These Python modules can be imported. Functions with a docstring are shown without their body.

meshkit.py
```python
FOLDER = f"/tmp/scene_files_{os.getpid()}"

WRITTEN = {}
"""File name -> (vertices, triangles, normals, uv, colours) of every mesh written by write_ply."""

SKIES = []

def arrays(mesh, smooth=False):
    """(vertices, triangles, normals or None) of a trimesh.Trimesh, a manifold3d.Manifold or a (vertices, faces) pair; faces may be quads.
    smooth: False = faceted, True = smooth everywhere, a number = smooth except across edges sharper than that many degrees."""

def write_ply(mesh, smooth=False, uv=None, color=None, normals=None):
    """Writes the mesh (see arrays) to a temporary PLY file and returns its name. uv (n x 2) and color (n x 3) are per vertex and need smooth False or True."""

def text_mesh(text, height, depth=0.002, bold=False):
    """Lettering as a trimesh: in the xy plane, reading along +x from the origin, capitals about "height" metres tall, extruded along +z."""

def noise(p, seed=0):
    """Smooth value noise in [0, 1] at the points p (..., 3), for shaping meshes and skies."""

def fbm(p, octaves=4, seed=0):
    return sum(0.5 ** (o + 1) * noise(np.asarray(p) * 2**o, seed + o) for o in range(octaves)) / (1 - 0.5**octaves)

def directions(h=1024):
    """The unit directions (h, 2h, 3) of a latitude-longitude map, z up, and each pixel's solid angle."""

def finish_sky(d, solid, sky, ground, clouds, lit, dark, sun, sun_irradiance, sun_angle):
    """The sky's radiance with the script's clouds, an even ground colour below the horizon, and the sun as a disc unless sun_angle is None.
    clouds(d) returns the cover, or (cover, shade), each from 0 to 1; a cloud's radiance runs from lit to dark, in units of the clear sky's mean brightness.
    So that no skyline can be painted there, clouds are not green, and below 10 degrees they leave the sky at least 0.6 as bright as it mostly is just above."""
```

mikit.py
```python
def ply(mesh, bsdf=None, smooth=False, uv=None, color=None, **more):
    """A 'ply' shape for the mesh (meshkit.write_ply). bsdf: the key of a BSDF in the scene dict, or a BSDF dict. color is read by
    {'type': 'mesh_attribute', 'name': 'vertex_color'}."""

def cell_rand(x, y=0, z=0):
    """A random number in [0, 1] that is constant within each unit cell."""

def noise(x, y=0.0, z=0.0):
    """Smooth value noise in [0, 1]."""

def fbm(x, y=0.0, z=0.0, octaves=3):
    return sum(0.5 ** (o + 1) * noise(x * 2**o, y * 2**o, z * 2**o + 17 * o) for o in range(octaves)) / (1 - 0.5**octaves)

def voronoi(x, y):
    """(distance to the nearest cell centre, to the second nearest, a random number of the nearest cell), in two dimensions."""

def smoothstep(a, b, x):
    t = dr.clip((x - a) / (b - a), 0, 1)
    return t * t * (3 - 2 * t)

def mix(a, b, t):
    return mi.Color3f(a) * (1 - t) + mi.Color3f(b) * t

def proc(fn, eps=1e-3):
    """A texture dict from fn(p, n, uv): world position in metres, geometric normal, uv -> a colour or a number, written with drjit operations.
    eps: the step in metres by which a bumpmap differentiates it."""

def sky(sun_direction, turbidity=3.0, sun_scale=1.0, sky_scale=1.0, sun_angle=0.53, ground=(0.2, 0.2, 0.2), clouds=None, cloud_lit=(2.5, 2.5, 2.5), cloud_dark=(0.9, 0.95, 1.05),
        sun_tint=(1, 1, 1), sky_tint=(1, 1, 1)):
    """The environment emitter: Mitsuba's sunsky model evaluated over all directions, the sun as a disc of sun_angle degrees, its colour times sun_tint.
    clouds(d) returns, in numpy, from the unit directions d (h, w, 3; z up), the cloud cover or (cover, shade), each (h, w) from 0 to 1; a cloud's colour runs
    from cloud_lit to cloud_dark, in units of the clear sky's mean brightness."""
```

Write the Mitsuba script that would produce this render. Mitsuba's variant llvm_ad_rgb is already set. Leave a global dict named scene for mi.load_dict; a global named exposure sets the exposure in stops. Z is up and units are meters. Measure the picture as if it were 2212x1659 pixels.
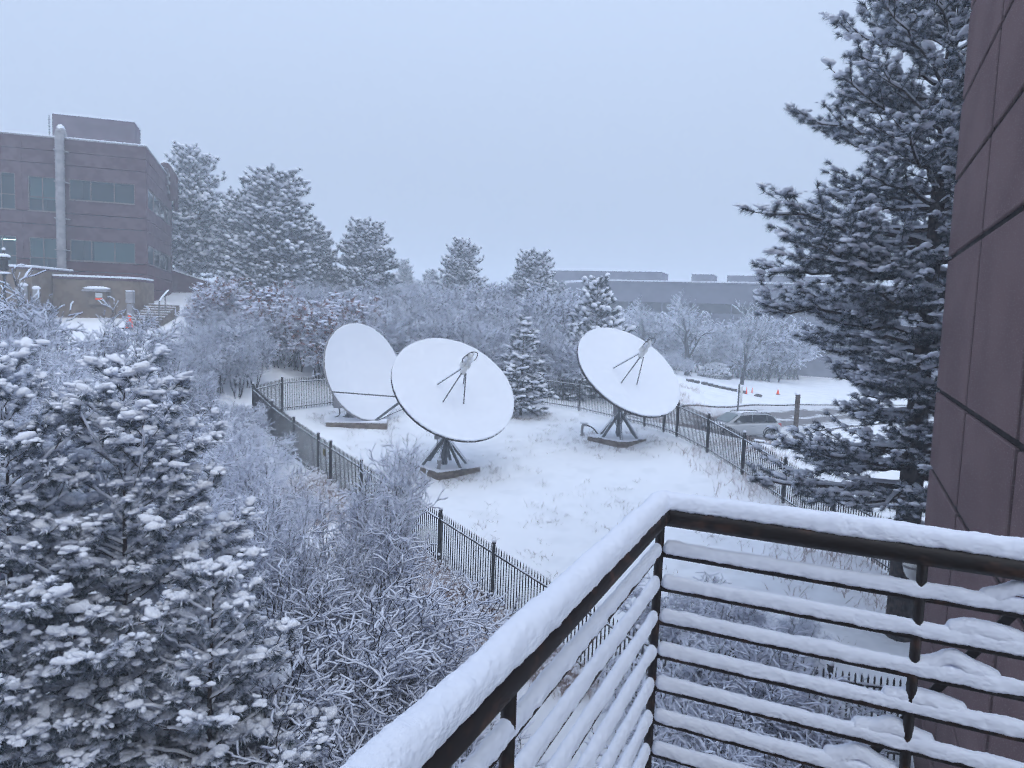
import math
import numpy as np, trimesh, mitsuba as mi, mikit, meshkit
from scipy.interpolate import RBFInterpolator
from mikit import fbm as dfbm, noise as dnoise, smoothstep, mix, proc, ply
import drjit as dr
T = mi.ScalarTransform4f
scene, labels = {}, {}
# ------------------------------------------------------------------ camera, sky, exposure
# the camera stands at the origin, 1.75 m over the balcony floor; frame units below are of a 2212 x 1659 picture
FL, TH, PH = 1600.0, math.atan((829.5 - 684) / 1600.0), math.atan(0.037)
CF = np.array([0, math.cos(TH), -math.sin(TH)])
_r, _u = np.array([1.0, 0, 0]), np.array([0, math.sin(TH), math.cos(TH)])
CR, CU = _r * math.cos(PH) + _u * math.sin(PH), -_r * math.sin(PH) + _u * math.cos(PH)
scene['camera'] = {'type': 'perspective', 'fov': math.degrees(2 * math.atan(1106 / FL)), 'fov_axis': 'x', 'near_clip': 0.05, 'far_clip': 2000.0,
                   'to_world': T().look_at(origin=[0, 0, 0], target=CF.tolist(), up=CU.tolist()), 'medium': {'type': 'ref', 'id': 'haze_air'}}
exposure = 2.0
LIT = np.array([1.84, 2.26, 3.02])
scene['sky_light'] = mikit.sky([0.2, -0.6, 0.78], turbidity=3, sun_scale=0.24, sun_angle=60, clouds=lambda d: (1.0, 1 - np.clip(d[..., 2], 0, 1)),
                               cloud_lit=tuple(LIT), cloud_dark=tuple(LIT / 2.0), sun_tint=(0.78, 0.9, 1.0), ground=(0.5, 0.55, 0.65))
HAZE = 0.0043
scene['haze_air'] = {'type': 'homogeneous', 'albedo': {'type': 'rgb', 'value': [0.88, 0.935, 0.995]}, 'sigma_t': HAZE}


def ray(x, y):
    return CF + (x - 1106) / FL * CR + (829.5 - y) / FL * CU


def at(x, y, D):
    """The point D metres ahead of the balcony that the photograph shows at x, y."""
    d = ray(x, y)
    return d * (D / d[1])


def atz(x, y, z):
    d = ray(x, y)
    return d * (z / d[2])


# ------------------------------------------------------------------ materials
def rgb(*c):
    return {'type': 'rgb', 'value': list(c)}


def mat(name, d):
    scene[name] = {'type': 'twosided', 'bsdf': d}


def spotted(name, a, b, f=6.0, rough=0.8, spec=0.3, bump=0.0, bf=60.0, lo=0.35, hi=0.65):
    d = {'type': 'principled', 'base_color': proc(lambda p, n, uv: mix(a, b, smoothstep(lo, hi, dfbm(p.x * f, p.y * f, p.z * f)))), 'roughness': rough, 'specular': spec}
    if bump:
        d = {'type': 'bumpmap', 'arbitrary': proc(lambda p, n, uv: dfbm(p.x * bf, p.y * bf, p.z * bf)), 'scale': bump, 'bsdf': d}
    mat(name, d)


mat('snow_mat', {'type': 'diffuse', 'reflectance': rgb(0.815, 0.835, 0.90)})
mat('snow_twig_mat', {'type': 'diffuse', 'reflectance': rgb(0.77, 0.805, 0.915)})
mat('frost_mat', {'type': 'diffuse', 'reflectance': rgb(0.46, 0.51, 0.62)})
mat('snow_ground_mat', {'type': 'bumpmap', 'arbitrary': proc(lambda p, n, uv: dfbm(p.x * 9, p.y * 9, p.z * 9, 4), 4e-3), 'scale': 0.02,
                        'bsdf': {'type': 'diffuse', 'reflectance': proc(lambda p, n, uv: mix((0.84, 0.855, 0.90), (0.79, 0.805, 0.85), smoothstep(0.5, 0.75, dfbm(p.x * 1.3, p.y * 1.3, 0.0))))}})
mat('snow_rail_mat', {'type': 'bumpmap', 'arbitrary': proc(lambda p, n, uv: dfbm(p.x * 130, p.y * 130, p.z * 130), 8e-4), 'scale': 0.004,
                      'bsdf': {'type': 'diffuse', 'reflectance': rgb(0.75, 0.785, 0.89)}})
spotted('bark_mat', (0.026, 0.023, 0.030), (0.012, 0.011, 0.016), 14, 0.95, 0.1)
spotted('pine_bark_mat', (0.060, 0.042, 0.036), (0.018, 0.014, 0.014), 9, 0.95, 0.1, 0.02, 14)
mat('needle_mat', {'type': 'diffuse', 'reflectance': proc(lambda p, n, uv: mix((0.040, 0.064, 0.072), (0.018, 0.032, 0.040), dfbm(p.x * 2, p.y * 2, p.z * 2)))})
mat('dry_grass_mat', {'type': 'diffuse', 'reflectance': proc(lambda p, n, uv: mix((0.46, 0.37, 0.35), (0.32, 0.23, 0.21), dfbm(p.x * 5, p.y * 5, 0.0)))})
mat('dry_stalk_mat', {'type': 'diffuse', 'reflectance': rgb(0.20, 0.145, 0.12)})
mat('rust_leaf_mat', {'type': 'diffuse', 'reflectance': proc(lambda p, n, uv: mix((0.24, 0.085, 0.06), (0.13, 0.055, 0.045), dfbm(p.x * 5, p.y * 5, p.z * 5)))})
mat('black_iron_mat', {'type': 'principled', 'base_color': rgb(0.010, 0.010, 0.012), 'roughness': 0.45, 'specular': 0.4})
spotted('rail_iron_mat', (0.012, 0.009, 0.009), (0.050, 0.024, 0.016), 22, 0.5, 0.45, 0.001, 120, 0.55, 0.8)
spotted('panel_mat', (0.115, 0.082, 0.094), (0.098, 0.068, 0.080), 2.2, 0.95, 0.1)
spotted('panel_red_mat', (0.098, 0.052, 0.060), (0.082, 0.044, 0.050), 2.2, 0.95, 0.1)
mat('aggregate_mat', {'type': 'bumpmap', 'arbitrary': proc(lambda p, n, uv: dfbm(p.x * 55, p.y * 55, p.z * 55, 2), 2e-3), 'scale': 0.004,
                      'bsdf': {'type': 'diffuse', 'reflectance': proc(lambda p, n, uv: mix(mix((0.180, 0.122, 0.124), (0.150, 0.101, 0.105), smoothstep(0.3, 0.7, dfbm(p.x * 1.1, p.y * 1.1, p.z * 1.3))),
                                                                                     (0.235, 0.175, 0.17), smoothstep(0.66, 0.82, dnoise(p.x * 65, p.y * 65, p.z * 65))))}})
spotted('stucco_mat', (0.185, 0.145, 0.115), (0.155, 0.122, 0.098), 3.0, 0.95, 0.1, 0.006, 40)
spotted('joint_mat', (0.035, 0.028, 0.028), (0.022, 0.018, 0.018), 5, 0.95, 0.05)
spotted('slate_mat', (0.135, 0.138, 0.185), (0.115, 0.118, 0.160), 0.6, 0.9, 0.1)
spotted('slate_dark_mat', (0.028, 0.030, 0.040), (0.022, 0.024, 0.032), 0.6, 0.5, 0.3)
spotted('mauve_mat', (0.150, 0.125, 0.150), (0.130, 0.108, 0.130), 1.0, 0.9, 0.1)
spotted('galvanised_mat', (0.30, 0.29, 0.30), (0.24, 0.235, 0.25), 3.5, 0.55, 0.4)
spotted('steel_mat', (0.105, 0.115, 0.125), (0.075, 0.082, 0.092), 8, 0.5, 0.4)
spotted('concrete_mat', (0.20, 0.165, 0.14), (0.12, 0.10, 0.09), 7, 0.95, 0.1, 0.004, 30)
mat('frame_mat', {'type': 'principled', 'base_color': rgb(0.16, 0.15, 0.15), 'roughness': 0.5, 'specular': 0.4})
mat('room_mat', {'type': 'diffuse', 'reflectance': rgb(0.07, 0.11, 0.13)})
mat('blind_mat', {'type': 'diffuse', 'reflectance': rgb(0.12, 0.18, 0.19)})
scene['pane_mat'] = {'type': 'thindielectric', 'int_ior': 1.45, 'specular_transmittance': rgb(0.55, 0.72, 0.72)}
mat('dark_glass_mat', {'type': 'principled', 'base_color': rgb(0.010, 0.011, 0.014), 'roughness': 0.15, 'specular': 0.3})
mat('windscreen_mat', {'type': 'principled', 'base_color': rgb(0.10, 0.13, 0.14), 'roughness': 0.25, 'specular': 0.7})
mat('car_paint_mat', {'type': 'principled', 'base_color': rgb(0.36, 0.37, 0.39), 'roughness': 0.32, 'metallic': 0.3, 'specular': 0.5, 'clearcoat': 0.6})
mat('rubber_mat', {'type': 'diffuse', 'reflectance': rgb(0.015, 0.015, 0.016)})
mat('alloy_mat', {'type': 'principled', 'base_color': rgb(0.35, 0.35, 0.36), 'roughness': 0.4, 'metallic': 0.5})
mat('orange_mat', {'type': 'principled', 'base_color': rgb(0.85, 0.07, 0.02), 'roughness': 0.5})
mat('red_lens_mat', {'type': 'principled', 'base_color': rgb(0.30, 0.01, 0.01), 'roughness': 0.2})
mat('white_mat', {'type': 'principled', 'base_color': rgb(0.62, 0.62, 0.60), 'roughness': 0.5})
mat('yellow_mat', {'type': 'principled', 'base_color': rgb(0.55, 0.42, 0.06), 'roughness': 0.6})
spotted('wood_mat', (0.10, 0.075, 0.06), (0.06, 0.045, 0.038), 10, 0.9, 0.1)
spotted('rock_mat', (0.11, 0.10, 0.10), (0.05, 0.047, 0.05), 5, 0.95, 0.1)
mat('road_mat', {'type': 'principled', 'roughness': 0.6, 'specular': 0.3, 'base_color': proc(lambda p, n, uv: mix((0.50, 0.51, 0.54), (0.12, 0.11, 0.115),
    smoothstep(0.35, 0.75, 0.75 * dr.maximum(dr.exp(-dr.square((uv.y - 0.32) * 9)), dr.exp(-dr.square((uv.y - 0.62) * 7))) + 0.95 * (dfbm(uv.x * 60, uv.y * 14, 0.0) - 0.26))))})


# ------------------------------------------------------------------ helpers
def key_of(name):
    if name not in used:
        used[name] = 0
        return name
    used[name] += 1
    return f'{name}_{used[name]:03d}'


used = {}
KEYS = set()


def tag(key, label=None, cat=None, group=None, kind=None):
    d = {k: v for k, v in (('label', label), ('category', cat), ('group', group), ('kind', kind)) if v}
    if d:
        labels[key] = d


def thing(name, label, cat, group=None):
    k = key_of(name)
    tag(k, label, cat, group)
    return k


def put(name, mesh, material, parent=None, smooth=False, label=None, cat=None, group=None, kind=None, uv=None, to_world=None, more=None):
    k = key_of(f'{parent}__{name}' if parent else name)
    d = dict(mesh) if isinstance(mesh, dict) else ply(mesh, material, smooth, uv=uv)
    if to_world is not None:
        d['to_world'] = to_world
    if more:
        d.update(more)
    scene[k] = d
    tag(k, label, cat, group, kind)
    return k


def cat(*ms):
    """(vertices, faces) pairs or trimeshes as one pair."""
    vs, fs, n = [], [], 0
    for m in ms:
        v, f = (m.vertices, m.faces) if hasattr(m, 'vertices') else m
        v, f = np.asarray(v, float), np.asarray(f, int)
        if len(v) == 0:
            continue
        if f.shape[1] == 4:
            f = np.vstack([f[:, [0, 1, 2]], f[:, [0, 2, 3]]])
        vs.append(v); fs.append(f + n); n += len(v)
    return np.vstack(vs), np.vstack(fs)


def frame_box(o, ax, ay, az, bev=0.0):
    """A box from corner o along three vectors, its edges chamfered by bev."""
    o, ax, ay, az = (np.asarray(x, float) for x in (o, ax, ay, az))
    L = [np.linalg.norm(a) for a in (ax, ay, az)]
    U = [a / max(l, 1e-9) for a, l in zip((ax, ay, az), L)]
    if bev <= 0:
        v = np.array([o + i * ax + j * ay + k * az for i in (0, 1) for j in (0, 1) for k in (0, 1)])
        f = np.array([[0, 1, 3], [0, 3, 2], [4, 6, 7], [4, 7, 5], [0, 4, 5], [0, 5, 1], [2, 3, 7], [2, 7, 6], [0, 2, 6], [0, 6, 4], [1, 5, 7], [1, 7, 3]])
    else:
        b = min(bev, min(L) * 0.4)
        pts = []
        for i in (0, 1):
            for j in (0, 1):
                for k in (0, 1):
                    for q in range(3):
                        c = [(i, j, k)[w] * L[w] + (0 if w == q else (b if (i, j, k)[w] == 0 else -b)) for w in range(3)]
                        pts.append(o + c[0] * U[0] + c[1] * U[1] + c[2] * U[2])
        h = trimesh.convex.convex_hull(np.array(pts))
        return np.array(h.vertices), np.array(h.faces)
    if np.dot(np.cross(ax, ay), az) < 0:
        f = f[:, ::-1]
    return v, f


def box(x0, x1, y0, y1, z0, z1, bev=0.0):
    return frame_box((x0, y0, z0), (x1 - x0, 0, 0), (0, y1 - y0, 0), (0, 0, z1 - z0), bev)


def tubes(P, r, m=4, cap=False):
    """n polylines P (n, k, 3) with radii r (n, k) as tubes of m sides."""
    P = np.asarray(P, float); r = np.broadcast_to(np.asarray(r, float), P.shape[:2])
    n, k = P.shape[:2]
    t = np.gradient(P, axis=1)
    t /= np.linalg.norm(t, axis=2, keepdims=True) + 1e-9
    mean = np.abs(t.mean(1))
    ref = np.eye(3)[np.argmin(mean, axis=1)][:, None, :]
    a = np.cross(t, np.broadcast_to(ref, t.shape)); a /= np.linalg.norm(a, axis=2, keepdims=True) + 1e-9
    b = np.cross(t, a)
    ang = np.arange(m) * 2 * np.pi / m
    v = P[:, :, None] + r[:, :, None, None] * (np.cos(ang)[None, None, :, None] * a[:, :, None] + np.sin(ang)[None, None, :, None] * b[:, :, None])
    i, kk, j = np.meshgrid(np.arange(n), np.arange(k - 1), np.arange(m), indexing='ij')
    A = (i * k + kk) * m + j; B = (i * k + kk) * m + (j + 1) % m
    q = np.stack([A, B, B + m, A + m], -1).reshape(-1, 4)
    f = np.vstack([q[:, [0, 1, 2]], q[:, [0, 2, 3]]])
    v = v.reshape(-1, 3)
    if cap:
        base = np.arange(n) * k * m
        for e, flip in ((0, True), (k - 1, False)):
            c = len(v) + np.arange(n)
            v = np.vstack([v, P[:, e]])
            for s in range(m):
                tri = np.stack([base + e * m + s, base + e * m + (s + 1) % m, c], 1)
                f = np.vstack([f, tri[:, ::-1] if flip else tri])
    return v, f


def tube(pts, r, m=8, cap=True):
    return tubes(np.asarray(pts, float)[None], np.broadcast_to(r, (len(pts),))[None], m, cap)


def curve(pts, n=24):
    """A Catmull-Rom curve through pts."""
    p = np.asarray(pts, float)
    p = np.vstack([2 * p[0] - p[1], p, 2 * p[-1] - p[-2]])
    out = []
    for i in range(1, len(p) - 2):
        t = np.linspace(0, 1, n, endpoint=False)[:, None]
        out.append(0.5 * (2 * p[i] + (p[i + 1] - p[i - 1]) * t + (2 * p[i - 1] - 5 * p[i] + 4 * p[i + 1] - p[i + 2]) * t**2 + (3 * p[i] - p[i - 1] - 3 * p[i + 1] + p[i + 2]) * t**3))
    return np.vstack(out + [p[-2:-1]])


ICO = {k: trimesh.creation.icosphere(subdivisions=k) for k in (0, 1, 2, 3)}


def blobs(C, S, yaw, level=1, jit=0.22, rng=None, tilt=None):
    """Snow lumps at C (n, 3) with half sizes S (n, 3), turned by yaw, lumpy and flatter below."""
    b = ICO[level]; bv = np.asarray(b.vertices); n = len(C)
    rad = 1 + jit * (rng.random((n, len(bv))) - 0.5) * 2
    v = bv[None] * rad[:, :, None]
    v[:, :, 2] = np.where(v[:, :, 2] < 0, v[:, :, 2] * 0.55, v[:, :, 2])
    v = v * S[:, None, :]
    if tilt is not None:
        v[:, :, 2] += v[:, :, 0] * tilt[:, None]
    c, s = np.cos(yaw)[:, None], np.sin(yaw)[:, None]
    x, y = v[:, :, 0] * c - v[:, :, 1] * s, v[:, :, 0] * s + v[:, :, 1] * c
    v = np.stack([x, y, v[:, :, 2]], -1) + C[:, None]
    f = np.asarray(b.faces)[None] + (np.arange(n) * len(bv))[:, None, None]
    return v.reshape(-1, 3), f.reshape(-1, 3)


def nrm(v):
    return v / (np.linalg.norm(v, axis=-1, keepdims=True) + 1e-9)


def snow_strips(P, r, thick, m=4, lim=0.45):
    """Snow lying along polylines: a tube over each one, thin where the wood is steep."""
    P = np.asarray(P, float); r = np.broadcast_to(np.asarray(r, float), P.shape[:2])
    t = nrm(np.gradient(P, axis=1)); h = np.sqrt(np.maximum(0, 1 - t[:, :, 2] ** 2))
    g = np.clip((h - lim) / (1 - lim) * 1.6, 0.02, 1)
    R = (0.55 * r + 0.5 * thick) * g
    Q = P.copy(); Q[:, :, 2] += 0.75 * r + 0.35 * thick * g
    return tubes(Q, R, m)


def ngrid(X, Y, Z):
    h, w = X.shape
    i, j = np.meshgrid(np.arange(h - 1), np.arange(w - 1), indexing='ij')
    q = np.stack([i * w + j, i * w + j + 1, (i + 1) * w + j + 1, (i + 1) * w + j], -1).reshape(-1, 4)
    return np.stack([X, Y, Z], -1).reshape(-1, 3), np.vstack([q[:, [0, 1, 2]], q[:, [0, 2, 3]]])


def lathe(prof, m=24):
    """(radius, z) profile turned about z."""
    p = np.asarray(prof, float); a = np.linspace(0, 2 * np.pi, m, endpoint=False)
    v = np.stack([p[:, :1] * np.cos(a), p[:, :1] * np.sin(a), np.repeat(p[:, 1:], m, 1)], -1).reshape(-1, 3)
    i, j = np.meshgrid(np.arange(len(p) - 1), np.arange(m), indexing='ij')
    q = np.stack([i * m + j, i * m + (j + 1) % m, (i + 1) * m + (j + 1) % m, (i + 1) * m + j], -1).reshape(-1, 4)
    return v, np.vstack([q[:, [0, 1, 2]], q[:, [0, 2, 3]]])


def move(m, o):
    v, f = (m.vertices, m.faces) if hasattr(m, 'vertices') else m
    return np.asarray(v, float) + np.asarray(o, float), np.asarray(f)


# ------------------------------------------------------------------ the ground
CP = np.array([(-11.2, 31.9, -4.95), (-6.8, 26, -6.0), (-4.7, 23.2, -6.3), (-1.76, 19.25, -6.8), (-.3, 17.3, -7.0), (1.17, 15.3, -7.2), (2.6, 13.4, -7.4),
    (7.36, 32.5, -4.9), (8.12, 30.1, -5.2), (8.9, 27.8, -5.6), (9.6, 25.5, -6.15), (11.1, 20.9, -7.0), (9.8, 17.6, -7.6), (6, 13, -7.6),
    (-2.5, 27.5, -5.85), (4.7, 31.7, -5.2), (-7.2, 33.7, -5.12), (.55, 36.5, -4.78), (-9, 37, -4.9), (3.4, 38.7, -4.75), (9, 36.5, -5.1),
    (11.5, 43, -6.7), (15, 43, -6.75), (18.5, 47, -6.6), (16, 52, -6.4), (20, 64, -6), (24, 76, -6), (23, 95, -6.1), (40, 70, -6.3), (11, 52, -5.0), (13, 60, -5.0),
    (-24, 48.5, .05), (-21.5, 45.5, -.25), (-19, 44, -.8), (-28.6, 62, .8), (-27, 43, -1.1), (-22, 42.4, -1.15), (-19.5, 36, -2.7), (-24, 37, -2.2), (-16, 32, -3.9), (-14, 38, -3.4),
    (-11, 25, -6.3), (-20, 24, -4.6), (-7, 16, -7.1), (-4, 9, -7.6), (-3, 12, -7.5), (1, 10, -7.6), (-9, 10, -7.3), (-26, 66, 1.6), (-16, 52, -1.4), (-14, 60, -.7), (0, 62, -2.4),
    (-8, 46, -3.5), (-12, 44, -2.9), (3, 50, -4.1), (8, 66, -4.4), (-30, 80, 1.4), (-12, 85, .2), (0, 95, -2), (12, 85, -4.6), (32, 100, -6.2), (50, 60, -6.8), (30, 40, -7.2),
    (-55, 50, .4), (-50, 20, -4), (-30, 25, -3.6), (20, 15, -8), (0, 0, -8), (-15, 4, -7.4), (60, 20, -8), (0, -40, -8), (-60, -40, -7), (60, -40, -8), (-90, 110, 2), (90, 110, -6.5),
    (-150, 250, 1), (150, 250, -6.5), (0, 250, -5), (-250, 100, 0), (250, 100, -7)])
_rbf = RBFInterpolator(CP[:, :2], CP[:, 2], kernel='linear', smoothing=0.0)
_gx = np.concatenate([np.linspace(-300, -60, 13)[:-1], np.linspace(-60, 60, 121), np.linspace(60, 300, 13)[1:]])
_gy = np.concatenate([np.linspace(-50, 0, 11)[:-1], np.linspace(0, 110, 111), np.linspace(110, 300, 20)[1:]])
from scipy.interpolate import RegularGridInterpolator
from scipy.ndimage import gaussian_filter
_Z = gaussian_filter(_rbf(np.stack(np.meshgrid(_gx, _gy, indexing='ij'), -1).reshape(-1, 2)).reshape(len(_gx), len(_gy)), 0.9)
_gi = RegularGridInterpolator((_gx, _gy), _Z)


def gz(x, y):
    x, y = np.broadcast_arrays(np.asarray(x, float), np.asarray(y, float))
    sh = x.shape
    z = _gi(np.stack([x.ravel().clip(-299, 299), y.ravel().clip(-49, 299)], 1)).reshape(sh)
    q = np.stack([x, y, x * 0], -1)
    near = np.clip((75 - np.hypot(x, y - 20)) / 40, 0, 1)
    z = z + near * (0.16 * (meshkit.fbm(q / 2.6, 3, 5) - 0.5) + 0.05 * (meshkit.fbm(q / 0.55, 2, 9) - 0.5))
    z = z + 0.10 * (meshkit.noise(q / 0.33, 3) - 0.5) * np.exp(-((x - 6.0) / 3.0) ** 2 - ((y - 20.0) / 4.0) ** 2)
    z = z + near * 0.030 * (meshkit.fbm(q / 0.34, 2, 15) - 0.5)
    return z


def grow(a, b, step, far, ratio=1.12):
    """Coordinates: even from a to b, then wider and wider to +-far."""
    out = list(np.arange(a, b + 1e-6, step)); s = step
    while out[-1] < far[1]:
        s *= ratio; out.append(min(out[-1] + s, far[1]))
    s = step
    while out[0] > far[0]:
        s *= ratio; out.insert(0, max(out[0] - s, far[0]))
    return np.array(out)


X, Y = np.meshgrid(grow(-12.5, 12.5, 0.13, (-298, 298)), grow(9, 39, 0.13, (-48, 298)))
put('snow_ground', ngrid(X, Y, gz(X, Y)), 'snow_ground_mat', smooth=True, kind='structure', label='snow covered sloping ground of the antenna yard and hillside')

# ------------------------------------------------------------------ brick red office building, left
BC = at(315.9, 450.9, 49.0); BC[2] = 0
E1, E2 = np.array([-0.949, -0.316, 0]), np.array([-0.316, 0.949, 0])     # along the front (to the left) and along the side (away)
UP = np.array([0, 0, 1.0])


def bp(s, d, z, o=BC):
    """s along the front to the left of the corner, d back from the front, z up."""
    return o + E1 * s + E2 * d + UP * z


def bbox(s0, s1, d0, d1, z0, z1, bev=0.0):
    return frame_box(bp(s0, d0, z0), E1 * (s1 - s0), E2 * (d1 - d0), UP * (z1 - z0), bev)


off = thing('office_building', 'brick red three storey office building with a rooftop penthouse on the left hillside', 'building')
ZJ = [-0.6, 0.94, 1.86, 2.5, 4.69, 5.47, 8.44, 9.25, 10.03]
G = 0.022                                                                   # half a joint


def facade(face, length, wins, s_from):
    """Panels 0.12 m proud of the core, rows between the joints, cut round the window openings."""
    for z0, z1 in zip(ZJ[:-1], ZJ[1:]):
        rows = [w for w in wins if w[2] < z1 - 0.01 and w[3] > z0 + 0.01]
        cuts = sorted({s_from, length} | {c for w in rows for c in w[:2]} | ({6.97} if face == 'front' else {7.0}) )
        for a, b in zip(cuts[:-1], cuts[1:]):
            hit = [w for w in rows if w[0] < (a + b) / 2 < w[1]]
            spans = [(z0, z1)]
            if hit:
                spans = [(z0, hit[0][2]), (hit[0][3], z1)]
            for k, (p, q) in enumerate(spans):
                if q - p < 0.05:
                    continue
                p += G if p == z0 and z0 > 0 else 0; q -= G if q == z1 and z1 < 10 else 0
                a2 = a + (0.012 if a in (6.97, 7.0) else 0)
                if face == 'front':
                    m = bbox(a2, b, 0, 0.25, p, q)
                else:
                    m = bbox(0, 0.25, a2 if a2 > 0 else 0.25, b, p, q)
                put('panel', m, 'panel_red_mat' if z1 <= 2.51 else 'panel_mat', off)


FW = [(0.67, 4.41, 6.34, 7.62), (0.67, 4.41, 2.54, 3.85), (5.06, 6.66, 5.5, 7.62), (5.06, 6.66, 1.86, 3.86), (7.35, 8.9, 5.5, 7.72), (7.35, 8.9, 1.9, 3.86)]
FM = [(3.2, 1.87), (3.2, 1.87), (5.88,), (5.88,), (8.11,), (8.11,)]
FT = [None, None, 6.36, 2.61, 6.41, 2.65]
facade('front', 22, FW, 0)
SW = [(0.8, 13.5, 6.28, 7.6), (0.6, 13.3, 2.6, 3.86)]
facade('side', 13.9, SW, 0.0)
for (a, b, z0, z1), ms, tr in zip(FW, FM, FT):
    w = put('window', bbox(a, b, 0.09, 0.1, z0, z1), 'pane_mat', off)
    t = 0.045
    parts = [bbox(a, b, 0.05, 0.14, z1 - t, z1), bbox(a, b, 0.05, 0.14, z0, z0 + t), bbox(a, a + t, 0.05, 0.14, z0 + t, z1 - t), bbox(b - t, b, 0.05, 0.14, z0 + t, z1 - t)]
    parts += [bbox(m - t / 2, m + t / 2, 0.045, 0.137, z0 + t, z1 - t) for m in ms]
    if tr:
        parts.append(bbox(a + t, b - t, 0.048, 0.134, tr - t / 2, tr + t / 2))
    put('frame', cat(*parts), 'frame_mat', w)
    put('sill', bbox(a - 0.03, b + 0.03, -0.05, 0.1, z0 - 0.05, z0 - 0.004), 'frame_mat', w)
for a, b, z0, z1 in SW:
    w = put('window', bbox(0.09, 0.1, a, b, z0, z1), 'pane_mat', off)
    t = 0.05
    parts = [bbox(0.05, 0.14, a, b, z1 - t, z1), bbox(0.05, 0.14, a, b, z0, z0 + t), bbox(0.05, 0.14, a, a + t, z0 + t, z1 - t), bbox(0.05, 0.14, b - t, b, z0 + t, z1 - t)]
    parts += [bbox(0.045, 0.137, m - t, m + t, z0 + t, z1 - t) for m in (3.9, 7.0, 10.2)]
    put('frame', cat(*parts), 'frame_mat', w)
# the rooms behind the glass: floors, back walls and a partition
rooms = [bbox(0.26, 21.9, 5.2, 5.3, -0.5, 9.6), bbox(0.26, 21.9, 0.26, 5.2, 4.6, 4.9), bbox(0.26, 21.9, 0.26, 5.2, 8.2, 8.5), bbox(0.26, 21.9, 0.26, 5.2, 0.9, 1.2), bbox(4.7, 4.8, 0.26, 5.2, 1.2, 8.2), bbox(6.9, 7.0, 0.26, 5.2, 1.2, 8.2),
         bbox(5.0, 5.1, 5.3, 13.6, -0.5, 9.6), bbox(0.26, 5.0, 5.3, 13.6, 4.6, 4.9), bbox(0.26, 5.0, 5.3, 13.6, 8.2, 8.5), bbox(0.26, 5.0, 5.3, 13.6, 0.9, 1.2)]
put('interior', cat(*rooms), 'room_mat', off)
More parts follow.
